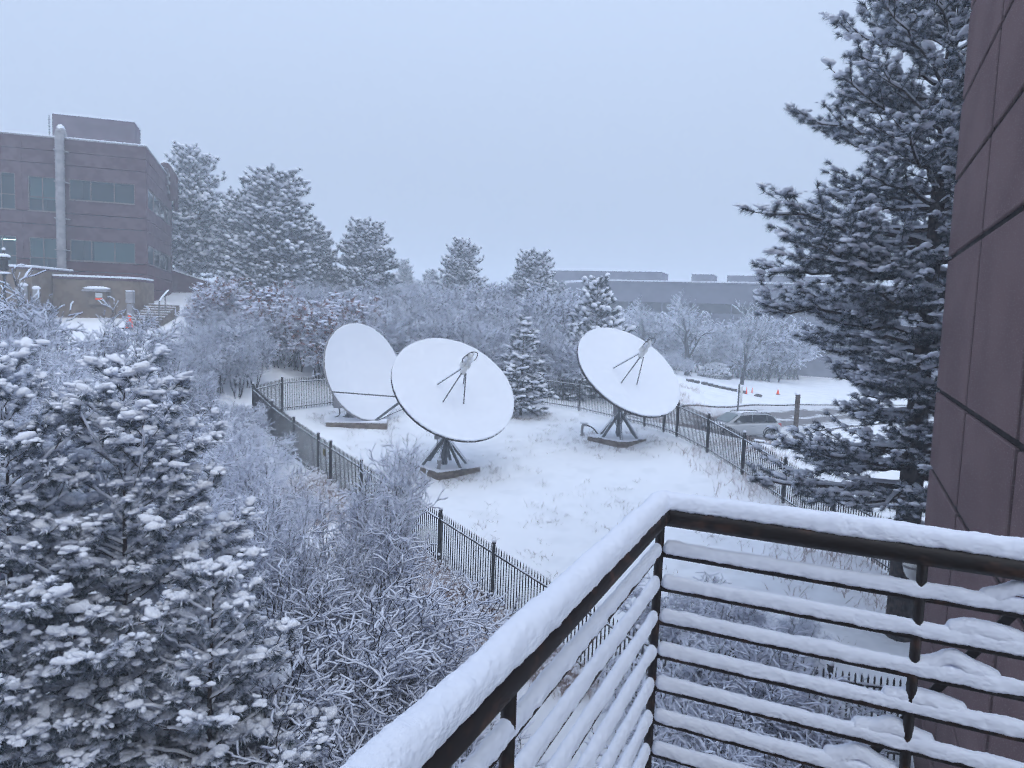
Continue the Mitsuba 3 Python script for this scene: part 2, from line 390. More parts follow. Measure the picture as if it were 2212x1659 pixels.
blinds = [bbox(a + .05, b - .05, 0.3, 0.32, z0 + (0.75 if z1 - z0 > 1.6 else .05), z1 - .05) for a, b, z0, z1 in FW[2:4]] + [bbox(.72, 3.1, .3, .32, 2.6, 3.8)]
put('blind', cat(*blinds), 'blind_mat', off)
put('core', cat(bbox(0.25, 22, 13.6, 13.9, -0.6, 9.9), bbox(0.3, 21.9, 0.25, 13.6, 9.62, 9.9)), 'joint_mat', off)
roof = put('roof', bbox(-0.04, 22, -0.04, 13.9, 10.033, 10.10), 'galvanised_mat', off)
put('snow_cap', bbox(-0.06, 22, -0.06, 13.9, 10.103, 10.18, 0.03), 'snow_mat', roof)
pent = put('penthouse', bbox(1.4, 6.45, 5.0, 7.6, 10.18, 12.58), 'mauve_mat', off, label='mauve grey windowless penthouse on the roof')
put('snow_cap', bbox(1.36, 6.49, 4.96, 7.64, 12.583, 12.65, 0.03), 'snow_mat', pent)
for (s, d, z) in ((1.2, 1.0, 3.72), (1.55, 1.0, 3.72), (7.8, 1.4, 3.70)):
    put('ceiling_lamp', bbox(s, s + (0.3 if s < 5 else .75), d, d + 0.12, z, z + 0.04), 'white_mat', off, more={'emitter': {'type': 'area', 'radiance': rgb(2.0, 2.0, 1.9)}})
# the pipe runs: one big duct down the front that loops over the parapet, bent out at its foot
dk = []
arc = [(-0.42 - 0.0, z) for z in (1.95, 4.5, 7.2, 9.9)] + [(-0.36, 10.25), (-0.1, 10.48), (0.25, 10.42), (0.5, 10.2)]
pts = np.array([bp(4.80, d, z) for d, z in [(-0.95, 1.25), (-0.62, 1.55)] + arc])
v, f = tube(curve(pts, 6), 0.26, 14)
duct = put('duct', (v, f), 'galvanised_mat', off, smooth=50, label='tall grey round duct running down the front over the parapet')
for z in (3.1, 5.05, 7.3, 9.2):
    put('clamp', cat(bbox(4.5, 5.1, -0.72, -0.12, z, z + 0.06), bbox(4.36, 4.5, -.4, .0, z, z + .05)), 'galvanised_mat', duct)
put('snow_cap', snow_strips(curve(pts[-4:], 6)[None], 0.25, 0.12, 10), 'snow_mat', duct, smooth=50)
for d, z0 in ((10.2, 8.0), (12.0, 8.4), (13.3, 7.6)):
    p = np.array([bp(-0.35, d, z0), bp(-0.35, d, 9.5), bp(-0.33, d, 10.3), bp(0.05, d, 10.75), bp(0.5, d, 10.5), bp(.6, d, 10.2)])
    k = put('pipe', tube(curve(p, 6), 0.2, 10), 'panel_mat', off, smooth=50)
    put('snow_cap', snow_strips(curve(p[2:5], 6)[None], 0.2, 0.1, 8), 'snow_mat', k, smooth=50)
for z in (8.5, 9.2, 9.8):
    put('conduit', tube(curve([bp(-0.2, 9.2, z + .5), bp(-0.25, 9.6, z), bp(-.25, 10.0, z + .2), bp(-.2, 10.4, z + .5)], 6), 0.06, 6), 'galvanised_mat', off, smooth=50)
put('antenna', cat(tube([bp(6.68, 5.2, 10.1), bp(6.68, 5.2, 12.5)], 0.025, 6), *[tube([bp(6.6, 5.2, z), bp(6.76, 5.2, z)], 0.018, 5) for z in np.arange(10.9, 12.4, 0.22)]), 'steel_mat', off)
# wing wall with a sloping top beside the side face
w0, w1 = bp(0.4, 13.92, 0), bp(-4.6, 14.6, 0)
wv = np.array([w0 + UP * -.2, w0 + UP * 2.9, w1 + UP * -.6, w1 + UP * 1.45]); wv = np.vstack([wv, wv + E2 * 0.35])
WF = np.array([[0, 2, 3, 1], [4, 5, 7, 6], [1, 3, 7, 5], [0, 1, 5, 4], [2, 6, 7, 3], [0, 4, 6, 2]])
ww = put('wing_wall', (wv, WF), 'panel_red_mat', off)
wc = np.array([w0 + UP * 2.903, w0 + UP * 3.0, w1 + UP * 1.453, w1 + UP * 1.55]); wc = np.vstack([wc - E2 * .03, wc + E2 * 0.38])
put('snow_cap', (wc, WF), 'snow_mat', ww)

# ------------------------------------------------------------------ tan service enclosure in front of it
enc = thing('service_enclosure', 'tan stucco service enclosure with snow on its coping below the office building', 'wall')


def rounded_wall(pts, th, z0, z1):
    c = np.asarray(pts, float); n = nrm(np.gradient(c, axis=0)); n = np.stack([-n[:, 1], n[:, 0]], 1)
    a, b = c, c + n * th
    k = len(c)
    v = np.vstack([np.c_[a, np.full(k, z0)], np.c_[a, np.full(k, z1)], np.c_[b, np.full(k, z1)], np.c_[b, np.full(k, z0)]])
    q = [[r * k + i, r * k + i + 1, ((r + 1) % 4) * k + i + 1, ((r + 1) % 4) * k + i] for r in range(4) for i in range(k - 1)]
    q += [[0, k, 2 * k, 3 * k], [k - 1, 4 * k - 1, 3 * k - 1, 2 * k - 1]]
    return v, np.array(q)


cx = curve([(-26.7, 43.0, 0), (-24.5, 43.0, 0), (-22.6, 43.05, 0), (-22.05, 43.25, 0), (-21.9, 43.8, 0), (-22.3, 46.0, 0)], 8)[:, :2]
put('wall', rounded_wall(cx, 0.3, -1.9, 1.22), 'stucco_mat', enc, smooth=40)
put('coping', rounded_wall(cx - np.array([0, 0.05]), 0.4, 1.223, 1.36), 'panel_mat', enc, smooth=40)
put('snow_cap', rounded_wall(cx - np.array([0, 0.06]), 0.42, 1.363, 1.47), 'snow_mat', enc, smooth=40)
put('block', box(-33, -26.75, 41.2, 45, -1.9, 1.62, 0.03), 'stucco_mat', enc)
put('block_coping', box(-33, -26.7, 41.15, 45.05, 1.623, 1.72, 0.02), 'panel_mat', enc)
put('snow_cap', box(-33, -26.68, 41.12, 45.06, 1.723, 1.85, 0.05), 'snow_mat', enc)
rngq = np.random.default_rng(7)
hut = thing('wall_cabinet', 'wall cabinet with a snow laden hood on the tan service enclosure', 'cabinet')
put('body', box(-24.5, -23.5, 42.75, 42.99, -0.2, 0.55, 0.02), 'stucco_mat', hut)
put('hood', box(-24.75, -23.3, 42.5, 42.99, 0.55, 0.66, 0.02), 'galvanised_mat', hut)
put('snow_cap', blobs(np.array([[-24.0, 42.75, 0.72]]), np.array([[0.78, 0.28, 0.14]]), np.zeros(1), 2, 0.06, rngq), 'snow_mat', hut, smooth=True)
put('placard', cat(box(-24.1, -23.7, 42.735, 42.748, .22, .48)), 'white_mat', hut)
put('placard', cat(box(-24.1, -23.7, 42.733, 42.748, .08, .19)), 'orange_mat', hut, label='orange strip on the placard')
eb = thing('electric_box', 'grey electrical box with conduits on the right end of the tan service enclosure', 'electrical box')
put('cabinet', box(-22.35, -21.95, 42.7, 43.0, -0.05, 0.62, 0.02), 'galvanised_mat', eb)
put('cabinet', box(-22.3, -21.98, 42.72, 43.0, -0.75, -0.09, 0.02), 'galvanised_mat', eb)
put('conduit', cat(tube(curve([(-22.0, 42.8, -.6), (-21.7, 42.75, -.85), (-21.35, 42.75, -.95), (-21.0, 42.8, -.95)], 8), 0.05, 8), tube([(-22.1, 42.85, -1.4), (-22.1, 42.85, -.7)], .04, 8)), 'galvanised_mat', eb, smooth=50)
put('snow_cap', box(-22.36, -21.94, 42.69, 43.0, 0.623, 0.69, 0.03), 'snow_mat', eb)
um = thing('utility_meter', 'pair of snow topped utility meters on the corner of the tan enclosure', 'meter')
for i, (x, z) in enumerate(((-27.0, .35), (-26.3, .2))):
    put('meter', cat(move(lathe([(0, -.45), (.17, -.45), (.19, 0), (.17, .3), (0, .36)], 14), (x, 40.9, z)), tube([(x, 40.9, z - 1.6), (x, 40.9, z)], .06, 8)), 'galvanised_mat', um, smooth=50)
    put('snow_cap', blobs(np.array([[x, 40.9, z + .38]]), np.array([[.22, .22, .14]]), np.zeros(1), 2, .08, rngq), 'snow_mat', um, smooth=True)
# steps, handrail, cone, lantern
st = thing('concrete_steps', 'snowy concrete steps climbing beside the tan enclosure to the office building', 'steps')
for i in range(8):
    z = -1.12 + i * 0.14
    put('step', box(-21.75, -20.0, 41.6 + i * 0.34, 41.6 + i * 0.34 + 0.42, z - 0.5, z + 0.06), 'concrete_mat', st)
    put('snow_cap', box(-21.73, -20.02, 41.72 + i * 0.34, 41.6 + i * 0.34 + 0.415, z + 0.063, z + 0.12, 0.03), 'snow_mat', st)
hr = thing('handrail', 'snow covered tubular handrail beside the concrete steps', 'handrail')
hp = [(-19.95, 41.7, -.9), (-19.95, 41.72, -.05), (-20.0, 42.0, .2), (-20.35, 43.3, .55), (-20.6, 44.2, .75)]
put('rail', tube(curve(hp, 6), 0.035, 8), 'steel_mat', hr, smooth=50)
put('post', tube([(-20.35, 43.3, -.8), (-20.35, 43.3, .55)], .03, 8), 'steel_mat', hr)
put('snow_cap', snow_strips(curve(hp[1:], 6)[None], .03, .07, 6), 'snow_mat', hr, smooth=50)


def cone(x, y, z, h, label, r=0.16, cap=True):
    k = thing('traffic_cone', label, 'traffic cone', 'orange road markers')
    put('cone', move(lathe([(r, 0.03), (r * .96, .06), (r * .3, h * .93), (r * .26, h), (0, h)], 16), (x, y, z)), 'orange_mat', k, smooth=40)
    put('base', box(x - r * 1.3, x + r * 1.3, y - r * 1.3, y + r * 1.3, z - .02, z + .03, .01), 'rubber_mat', k)
    if cap:
        put('snow_cap', blobs(np.array([[x, y, z + h]]), np.array([[r * .42, r * .42, .06]]), np.zeros(1), 1, .1, rngq), 'snow_mat', k, smooth=True)


cone(-21.35, 41.2, float(gz(-21.35, 41.2)), 0.78, 'orange traffic cone at the foot of the concrete steps on the left', 0.22)
lp = thing('lantern_post', 'black lantern post with snow on its cap at the left edge', 'street lamp')
a = at(9, 585, 34.0)
put('post', move(lathe([(.06, -4), (.06, -.25), (.1, -.22), (.1, -.15), (.05, -.1), (.05, 0.)], 12), a), 'black_iron_mat', lp, smooth=40)
put('lantern', move(lathe([(.08, 0), (.2, .05), (.14, .5), (.26, .52), (.22, .6), (.06, .78), (.05, .9), (0, .95)], 8), a), 'black_iron_mat', lp)
put('snow_cap', cat(blobs(np.array([a + [0, 0, .66], a + [0, 0, .97], a + [0, 0, -.1]]), np.array([[.26, .26, .12], [.08, .08, .08], [.26, .26, .07]]), np.zeros(3), 2, .06, rngq)), 'snow_mat', lp, smooth=True)
del a

# ------------------------------------------------------------------ far building in the fog
far = thing('slate_building', 'wide slate grey building with flat roofs fading into the fog', 'building')
FC = at(1274, 607, 108.0); FC[2] = 0
A1, A2 = nrm(np.array([0.935, -0.355, 0])), nrm(np.array([-0.44, 0.90, 0]))          # right wing runs right and nearer, the left face runs left and away
A1n = np.array([-A1[1], A1[0], 0]); A2n = np.array([A2[1], -A2[0], 0])


def fwall(s0, s1, z0, z1, proud=0.0, th=2.0):
    return frame_box(FC + A1 * s0 - A1n * proud + UP * z0, A1 * (s1 - s0), A1n * (th + proud), UP * (z1 - z0))


for z0, z1, m in ((-7, -3.4, 'slate_mat'), (-3.4, -2.0, 'slate_dark_mat'), (-2.0, 1.45, 'slate_mat'), (1.45, 2.75, 'slate_dark_mat'), (2.75, 5.45, 'slate_mat')):
    dark = m == 'slate_dark_mat'
    if not dark:
        put('wall', fwall(0, 60, z0, z1), m, far)
        put('side_wall', frame_box(FC + A2 * .01 + UP * z0, A2 * 45, A1 * 2, UP * (z1 - z0)), m, far)
    else:
        for s in np.arange(1.2, 58, 4.7):
            wk = put('window', fwall(s, s + 4.55, z0, z1, -0.25), m, far)
        put('side_window', frame_box(FC + A2 * 1.0 + A1 * .25 + UP * z0, A2 * 43, A1 * 1.7, UP * (z1 - z0)), m, far)
        put('pier', fwall(0, 1.2, z0, z1), 'slate_mat', far)
        for s in np.arange(1.2, 58, 4.7):
            put('mullion', fwall(s + 4.55, s + 4.7, z0, z1, -.1), 'slate_mat', far)
fr = put('roof', cat(fwall(-.2, 60, 5.453, 5.6, .2, 25)), 'slate_mat', far)
put('snow_cap', cat(fwall(-.25, 60, 5.603, 5.78, .25, 25), frame_box(FC + A2 * .01 + UP * 5.45, A2 * 45, A1 * 2, UP * .3)), 'snow_mat', fr)
for s0, s1, d, z1 in ((-9.0, 9.4, 5, 7.3), (13.6, 16.6, 6, 7.1), (18.6, 34, 6, 7.0)):
    pk = put('penthouse', frame_box(FC + A1 * s0 + A1n * d + UP * 4.5, A1 * (s1 - s0), A1n * 6, UP * (z1 - 4.5)), 'slate_mat', far)
    put('snow_cap', frame_box(FC + A1 * (s0 - .1) + A1n * (d - .1) + UP * (z1 + .003), A1 * (s1 - s0 + .2), A1n * 6.2, UP * .12), 'snow_mat', pk)

# ------------------------------------------------------------------ the building wall beside the balcony, right
WD = nrm(np.array([0.4509, 1.0, 0])); WN = np.array([-WD[1], WD[0], 0])     # along the wall away from the balcony; out of the wall
WE = at(2034.0, 716.0, 14.2)                                                # its far corner at eye height
WE[2] = 0


def wp(s, z, out=0.0):
    return WE - WD * s + UP * z + WN * out


def wz(x, y):
    d = ray(x, y); t = (WE @ WN) / (d @ WN); return float(d[2] * t), float((WE - d * t) @ WD)


wb = thing('corner_building', 'brown aggregate panelled wall of the building beside the balcony', 'building')
JZ = [-9.5] + [wz(x, y)[0] for x, y in ((2007.5, 1007), (2025.7, 843.6), (2047.6, 560), (2064, 393), (2082, 213))]
JZ = JZ[:1] + [JZ[1] - 4.0, JZ[1] - 2.55] + JZ[1:] + [JZ[-1] + 1.6, JZ[-1] + 4.0]
JS = [0.0, wz(2110, 640)[1], 7.6, 11.4]
put('core', frame_box(wp(0.03, -9.5, -0.06), -WD * 11.4, -WN * 12, UP * (JZ[-1] + 9.4)), 'joint_mat', wb)
for z0, z1 in zip(JZ[:-1], JZ[1:]):
    for s0, s1 in zip(JS[:-1], JS[1:]):
        put('panel', frame_box(wp(s0 + (0.012 if s0 else 0), z0 + .045, 0.0), -WD * (s1 - s0 - (.012 if s0 else 0) - .19), -WN * 0.059, UP * (z1 - z0 - .09), 0.015), 'aggregate_mat', wb)
    put('end_panel', frame_box(wp(-0.06, z0 + .03, -0.062), WD * 0.085 * -1, -WN * 11, UP * (z1 - z0 - .06)), 'aggregate_mat', wb)
put('corner_snow', frame_box(wp(-.10, JZ[-1] + .01, .02), -WD * 11.4, -WN * .5, UP * .12, .03), 'snow_mat', wb)
lamp = thing('wall_lamp', 'white bucket shaped wall light at the corner of the aggregate wall', 'wall light')
lo = at(1977, 1226, 14.45)
put('shade', move(lathe([(.05, .26), (.17, .24), (.22, .16), (.23, .02), (.2, -.1), (.15, -.2), (.1, -.24), (0, -.25)], 20), lo), 'white_mat', lamp, smooth=40)
put('band', move(lathe([(.232, .05), (.24, .05), (.24, .01), (.232, .01)], 20), lo), 'frame_mat', lamp)
put('bracket', tube([lo + [0, 0, .2], lo + [.12, 0, .3], wp(.1, lo[2] + .3, -.05)], .03, 8), 'white_mat', lamp)

# ------------------------------------------------------------------ the balcony railing and its snow
RC = np.array([0.540, 2.550, 0]); RR = nrm(np.array([0.905, -0.425, 0])); RL = nrm(np.array([-0.44, -1.0, 0]))
RZ = -0.67
LEN_R, LEN_L = 2.35, 2.6
rail = thing('balcony_railing', 'dark iron balcony railing with thick snow on every bar in the foreground', 'railing')


def snow_sweep(path, hw, h, z_off, seed, step=0.006, m=26, drip=0.25, sag=0.0):
    """Snow lying along a bar: a rounded cushion whose lower edges clump and crumble."""
    p = np.asarray(path, float); seg = np.linalg.norm(np.diff(p, axis=0), axis=1); L = np.r_[0, np.cumsum(seg)]
    s = np.arange(0, L[-1], step); c = np.stack([np.interp(s, L, p[:, i]) for i in range(3)], 1)
    for _ in range(6):
        c[1:-1] = (c[:-2] + 2 * c[1:-1] + c[2:]) / 4
    t = nrm(np.gradient(c, axis=0)); side = nrm(np.cross(t, UP))
    a = np.linspace(0, 2 * np.pi, m, endpoint=False)
    X0, Z0 = np.cos(a), np.sin(a)
    X0 = np.sign(X0) * np.abs(X0) ** 0.8; Z0 = np.where(Z0 > 0, np.abs(Z0) ** 0.9, -0.30 * np.abs(Z0) ** 0.7)
    e = np.minimum(1, np.minimum(s, L[-1] - s) / 0.02 + 0.25)
    q = np.stack([s / 0.17, s * 0 + seed, s * 0], 1)
    hh = h * (0.86 + 0.26 * meshkit.fbm(q, 3, seed)); ww = hw * (0.90 + 0.20 * meshkit.fbm(q * 1.7 + 5, 3, seed + 1))
    v = c[:, None] + side[:, None] * (X0[None, :, None] * (ww * e)[:, None, None])
    zz = Z0[None] * (hh * e)[:, None]
    low = np.clip(-Z0, 0, 1)[None] * (meshkit.fbm(np.stack(np.broadcast_arrays((s / 0.022)[:, None], np.sign(X0)[None] * 4 + seed, 0 * s[:, None]), -1), 3, seed + 2) - 0.35) * drip * h * 2.4
    v[:, :, 2] += z_off + zz - np.maximum(low, 0) * (np.abs(X0) > 0.25)[None]
    d = (meshkit.fbm(v / 0.016, 3, seed + 3) - 0.5) * 0.005 + (meshkit.fbm(v / 0.006, 2, seed + 6) - 0.5) * 0.0045 + (meshkit.fbm(v / 0.05, 2, seed + 4) - 0.5) * 0.008
    nn = v - (c[:, None] + UP * (z_off + 0.2 * h)); v = v + nrm(nn) * d[:, :, None]
    n = len(s); i, j = np.meshgrid(np.arange(n - 1), np.arange(m), indexing='ij')
    f = np.stack([i * m + j, (i + 1) * m + j, (i + 1) * m + (j + 1) % m, i * m + (j + 1) % m], -1).reshape(-1, 4)
    V = np.vstack([v.reshape(-1, 3), v[0].mean(0), v[-1].mean(0)])
    caps = [[n * m, j, (j + 1) % m] for j in range(m)] + [[n * m + 1, (n - 1) * m + (j + 1) % m, (n - 1) * m + j] for j in range(m)]
    return V, np.vstack([f[:, [0, 1, 2]], f[:, [0, 2, 3]], np.array(caps)])


def rp(s, z):                                                               # right run
    return RC + RR * s + UP * z


def lpnt(s, z):                                                             # left run
    return RC + RL * s + UP * z


PR = 0.039
top_path = np.array([lpnt(LEN_L, RZ), lpnt(0, RZ), rp(LEN_R, RZ)])
put('top_rail', cat(tube([lpnt(LEN_L, RZ), lpnt(0, RZ)], PR, 20), tube([lpnt(0, RZ), rp(LEN_R, RZ)], PR, 20), move(trimesh.creation.icosphere(subdivisions=3, radius=PR), lpnt(0, RZ))), 'rail_iron_mat', rail, smooth=50)
put('rail_snow', snow_sweep(top_path, 0.036, 0.047, PR * 0.98, 11, drip=0.3), 'snow_rail_mat', rail, smooth=True, label='thick cushion of snow along the top rail')
BZ = [RZ - 0.142 - 0.123 * i for i in range(9)]
for i, z in enumerate(BZ):
    put('bar', cat(tube([lpnt(LEN_L, z), lpnt(0, z)], 0.0105, 10), tube([lpnt(0, z), rp(LEN_R, z)], 0.0105, 10)), 'rail_iron_mat', rail, smooth=50)
    put('bar_snow', snow_sweep([rp(0.012, z), rp(LEN_R, z)], 0.0195, 0.036, 0.016, 30 + i, drip=0.10), 'snow_rail_mat', rail, smooth=True)
    put('bar_snow', snow_sweep([lpnt(0.012, z), lpnt(LEN_L, z)], 0.0165, 0.034, 0.016, 60 + i, drip=0.10), 'snow_rail_mat', rail, smooth=True)
for p in (RC, rp(0.81, 0), rp(1.62, 0), lpnt(1.3, 0), lpnt(2.5, 0)):
    put('post', tube([[p[0], p[1], RZ - 0.01], [p[0], p[1], -1.95]], 0.0155, 14), 'rail_iron_mat', rail, smooth=50)
# the diagonal brace behind the right run, with drifts where it meets the bars
BS = [1.045 - .078 * k for k in range(8)]
put('brace', frame_box(rp(BS[0] + .20, BZ[0] + .315) + np.array([.012, .026, 0.0]), rp(BS[7], BZ[7]) - rp(BS[0] + .20, BZ[0] + .315), np.array([.003, .006, 0]), RR * .034), 'rail_iron_mat', rail)
for k in range(0, 7):
    jq = np.random.default_rng(40 + k).uniform(.75, 1.2, 4)
    pth = curve([rp(BS[k] - .09, BZ[k] + .022), rp(BS[k] - .03 * jq[0], BZ[k] + .040 * jq[1]), rp(BS[k] + .02, BZ[k] + .060 * jq[2]), rp(BS[k] + .08 * jq[3], BZ[k] + .042), rp(BS[k] + .16, BZ[k] + .018)], 8) + np.array([.006, .012, 0])
    put('drift', snow_sweep(pth, 0.027, 0.036, 0.0, 90 + k, drip=0.3), 'snow_rail_mat', rail, smooth=True)
put('balcony_slab', frame_box(lpnt(3.2, -1.98) - RR * .12, RR * 3.4, -RL * 3.4, UP * -.25, .01), 'concrete_mat', kind='structure', label='concrete balcony floor below the railing')

# the host building behind the balcony (out of the picture): the wall the balcony hangs from
back = WE - WD * 19.6
put('back_wall', frame_box(np.array([back[0], back[1], -9.5]), WN * 12, -WD * 0.4, UP * 13.4), 'aggregate_mat', wb)

# ------------------------------------------------------------------ satellite dishes on concrete pads
def dish_frame(n):
    n = nrm(np.asarray(n, float)); u = nrm(np.cross(UP, n)); v = np.cross(n, u)
    return n, u, v


def bowl(c, n, R, depth, thick, off, ns=26, m=96, oval=1.0, rough=0.0, seed=0, rim=0.0):
    """A dish as a closed shell: its front curve, then its back, about the axis n; oval stretches it along v."""
    n, u, v = dish_frame(n)
    r = np.linspace(0.0, R, ns); r[0] = 1e-3
    front = off - depth * (1 - (r / R) ** 2)
    prof = np.r_[np.c_[r, front], np.c_[r[::-1], (front - thick)[::-1]]]
    a = np.linspace(0, 2 * np.pi, m, endpoint=False)
    P = c + (prof[:, :1] * np.cos(a))[..., None] * u + (prof[:, :1] * np.sin(a) * oval)[..., None] * v + (np.repeat(prof[:, 1:], m, 1))[..., None] * n
    if rough:
        w = np.clip((prof[:, 0] / R), 0, 1)[:, None] ** 3
        d = (meshkit.fbm(P / 0.22, 3, seed) - 0.5) * rough + (meshkit.fbm(P / 0.05, 2, seed + 1) - 0.5) * rough * 0.7 * w
        d[ns:] *= 0.3
        P = P + n * d[..., None]
        edge = (np.abs(prof[:, 0] - R) < 1e-6)[:, None] * (meshkit.fbm(P / 0.08, 2, seed + 2) - 0.6) * 0.05
        P = P + nrm(P - c) * edge[..., None]
    k = len(prof); i, j = np.meshgrid(np.arange(k - 1), np.arange(m), indexing='ij')
    q = np.stack([i * m + j, i * m + (j + 1) % m, (i + 1) * m + (j + 1) % m, (i + 1) * m + j], -1).reshape(-1, 4)
    return P.reshape(-1, 3), np.vstack([q[:, [0, 1, 2]], q[:, [0, 2, 3]]])


def pad(c, yaw, w, h, label, chamfer=0.0):
    k = thing('concrete_pad', label, 'concrete pad')
    h2 = w / 2
    pl = [(-h2, -h2), (h2, -h2), (h2, h2), (-h2, h2)]
    if chamfer:
        pl = [(-h2 + chamfer, -h2), (h2 - chamfer, -h2), (h2, -h2 + chamfer), (h2, h2), (-h2, h2), (-h2, -h2 + chamfer)]
    R2 = np.array([[math.cos(yaw), -math.sin(yaw)], [math.sin(yaw), math.cos(yaw)]])
    import shapely
    poly = shapely.Polygon(np.array(pl) @ R2.T + c[:2])
    m = trimesh.creation.extrude_polygon(poly, h + 0.5, engine='earcut'); m.apply_translation([0, 0, c[2] - h - 0.5])
    put('slab', m, 'concrete_mat', k)
    m = trimesh.creation.extrude_polygon(poly.buffer(-0.015, join_style=1), 0.05, engine='earcut'); m.apply_translation([0, 0, c[2] + 0.002])
    put('snow_cap', m, 'snow_mat', k)
    return k


def pedestal(k, base, top, legs, spread, pole_r, leg_h, rot=0.3):
    put('pole', cat(tube([base, top], pole_r, 20), tube([base, base + UP * 0.03], pole_r * 1.8, 20), tube([top - UP * .12, top], pole_r * 1.25, 20)), 'steel_mat', k, smooth=40)
    for i in range(legs):
        a = rot + i * 2 * np.pi / legs; d = np.array([math.cos(a), math.sin(a), 0]); s = np.array([-d[1], d[0], 0])
        f0, f1 = base + d * spread, base + d * pole_r * 0.8 + UP * leg_h
        w = 0.055
        L = put('leg', frame_box(f0 - s * w, s * 2 * w, (f1 - f0), nrm(np.cross(f1 - f0, s)) * 0.075, 0.008), 'steel_mat', k)
        put('foot', frame_box(f0 - s * .1 - d * .08 + UP * .004, s * .2, d * .2, UP * .025), 'steel_mat', L)
        put('snow', snow_strips(np.linspace(f0, f1, 7)[None] + UP * .05, 0.035, 0.035, 6), 'snow_mat', L, smooth=50)


def prime_dish(label, c, n, base, R, rot, box_side):
    k = thing('satellite_dish', label, 'satellite dish', 'big round satellite dishes on pedestals')
    n, u, v = dish_frame(n)
    refl = put('reflector', bowl(c, n, R, 0.50, 0.09, -0.02, 20, 96), 'black_iron_mat', k, smooth=40)
    put('rim', tubes((c + (R - .035) * (np.cos(np.linspace(0, 2 * np.pi, 97))[:, None] * u + np.sin(np.linspace(0, 2 * np.pi, 97))[:, None] * v) - n * .09)[None], .04, 8), 'black_iron_mat', refl, smooth=True)
    put('snow', bowl(c, n, R * 1.004, 0.42, 0.05, 0.045, 40, 160, 1.0, 0.035, int(base[0] * 10) + 50), 'snow_mat', k, smooth=True, label='even white layer of snow filling the dish')
    hub = c + n * 0.95
    for i, a in enumerate((0.60, 2.35, 3.85, 5.35)):
        rr = 0.62 if i != 0 else 0.8
        e = u * math.cos(a) + v * math.sin(a)
        f0 = c + e * rr - n * (0.42 * (1 - (rr / R) ** 2)); f1 = hub + e * 0.12
        put('feed_strut', tube([f0, f1], 0.022, 8), 'steel_mat', k, smooth=50)
        put('strut_snow', snow_strips(np.linspace(f0, f1, 8)[None], .026, .03, 6), 'snow_mat', k, smooth=50)
    fk = put('feed', cat(tube([hub - n * .1, hub + n * 0.30], 0.10, 14), frame_box(hub + u * .03 + n * .1, u * .16, v * .16, n * .22, .01), frame_box(hub - u * .2 + n * .2, u * .13, v * .14, n * .25, .01), tube([hub + n * .3, hub + n * .62], .05, 10),
                            frame_box(hub - u * .06 + v * .02 + n * .5, u * .14, v * .12, n * .28, .01)), 'white_mat', k, smooth=40)
    lo = [np.array([0.05, .05, .3]), np.array([.30, .10, .55]), np.array([.26, .12, .86]), np.array([-.02, .1, .92]), np.array([-.24, .06, .62]), np.array([-.12, .02, .30])]
    put('cable', tube(curve([hub + u * a[0] + v * a[1] + n * a[2] for a in lo], 8), .016, 8), 'black_iron_mat', fk, smooth=True)
    put('cable', tube(curve([hub + u * a[0] * .55 + v * (a[1] + .05) + n * (a[2] * .9) for a in lo[:-1]], 8), .013, 8), 'black_iron_mat', fk, smooth=True)
    rq = np.random.default_rng(3)
    C = hub + n * rq.uniform(0, .75, (12, 1)) + u * rq.uniform(-.15, .15, (12, 1)) + UP * .1
    put('snow', blobs(C, rq.uniform(.05, .11, (12, 3)), rq.random(12) * 6, 2, .12, rq), 'snow_mat', fk, smooth=True)
    top = np.array([base[0], base[1], c[2] - 1.15])
    pedestal(k, base, top, 6, 0.92, 0.11, 1.05, rot)
    put('mount', cat(frame_box(top - u * .25 - np.cross(u, UP) * .2, u * .5, np.cross(u, UP) * .4, UP * .55, .02), tube([top + UP * .3, c - n * .52], .16, 12), tube([top + UP * .1 + u * .2, c - n * .45 - v * .9 + u * .2], .04, 8), tube([top + UP * .1 - u * .2, c - n * .45 - v * .9 - u * .2], .04, 8)), 'steel_mat', k, smooth=40)
    s = -u * box_side
    e = base + s * .3 + np.array([0, -.12, 0])
    put('control_box', frame_box(np.array([e[0], e[1], base[2] + 1.05]) - s * .1, s * .22, np.array([0, -.16, 0]), UP * .42, .012), 'galvanised_mat', k)
    for q in range(3):
        p0 = c - n * .5 - v * (1.2 + .1 * q) + s * (.45 + .05 * q)
        p2 = np.array([e[0], e[1] - .1, base[2] + 1.05])
        put('cable', tube(curve([p0, p0 + [0, 0, -.5] + s * .12, (p0 + p2) / 2 + [0, 0, -.55 - .08 * q] + s * .15, p2 + [0, 0, -.25], p2], 7), .015, 6), 'black_iron_mat', k, smooth=True)
    return k


N2, N3, N1 = nrm(np.array([.368, -.622, .691])), nrm(np.array([.369, -.593, .700])), nrm(np.array([.775, -.549, .313]))
b2 = np.array([-2.42, 27.4, float(gz(-2.42, 27.4)) + 0.13]); b3 = np.array([4.68, 31.6, float(gz(4.68, 31.6)) + 0.13])
c2 = at(981.5, 837.2, 27.0); c3 = at(1359.8, 800.4, 31.0)
prime_dish('large snow filled satellite dish in the middle, nearest of the three', c2, N2, b2, 2.36, 0.35, 1)
prime_dish('snow filled satellite dish on the right, standing in front of the fence gate', c3, N3, b3, 2.42, 0.5, 1)
pad(b2, 0.72, 1.9, 0.15, 'square snowy concrete pad under the middle satellite dish')
pad(b3, 0.80, 1.9, 0.15, 'snowy concrete pad under the right satellite dish', .25)
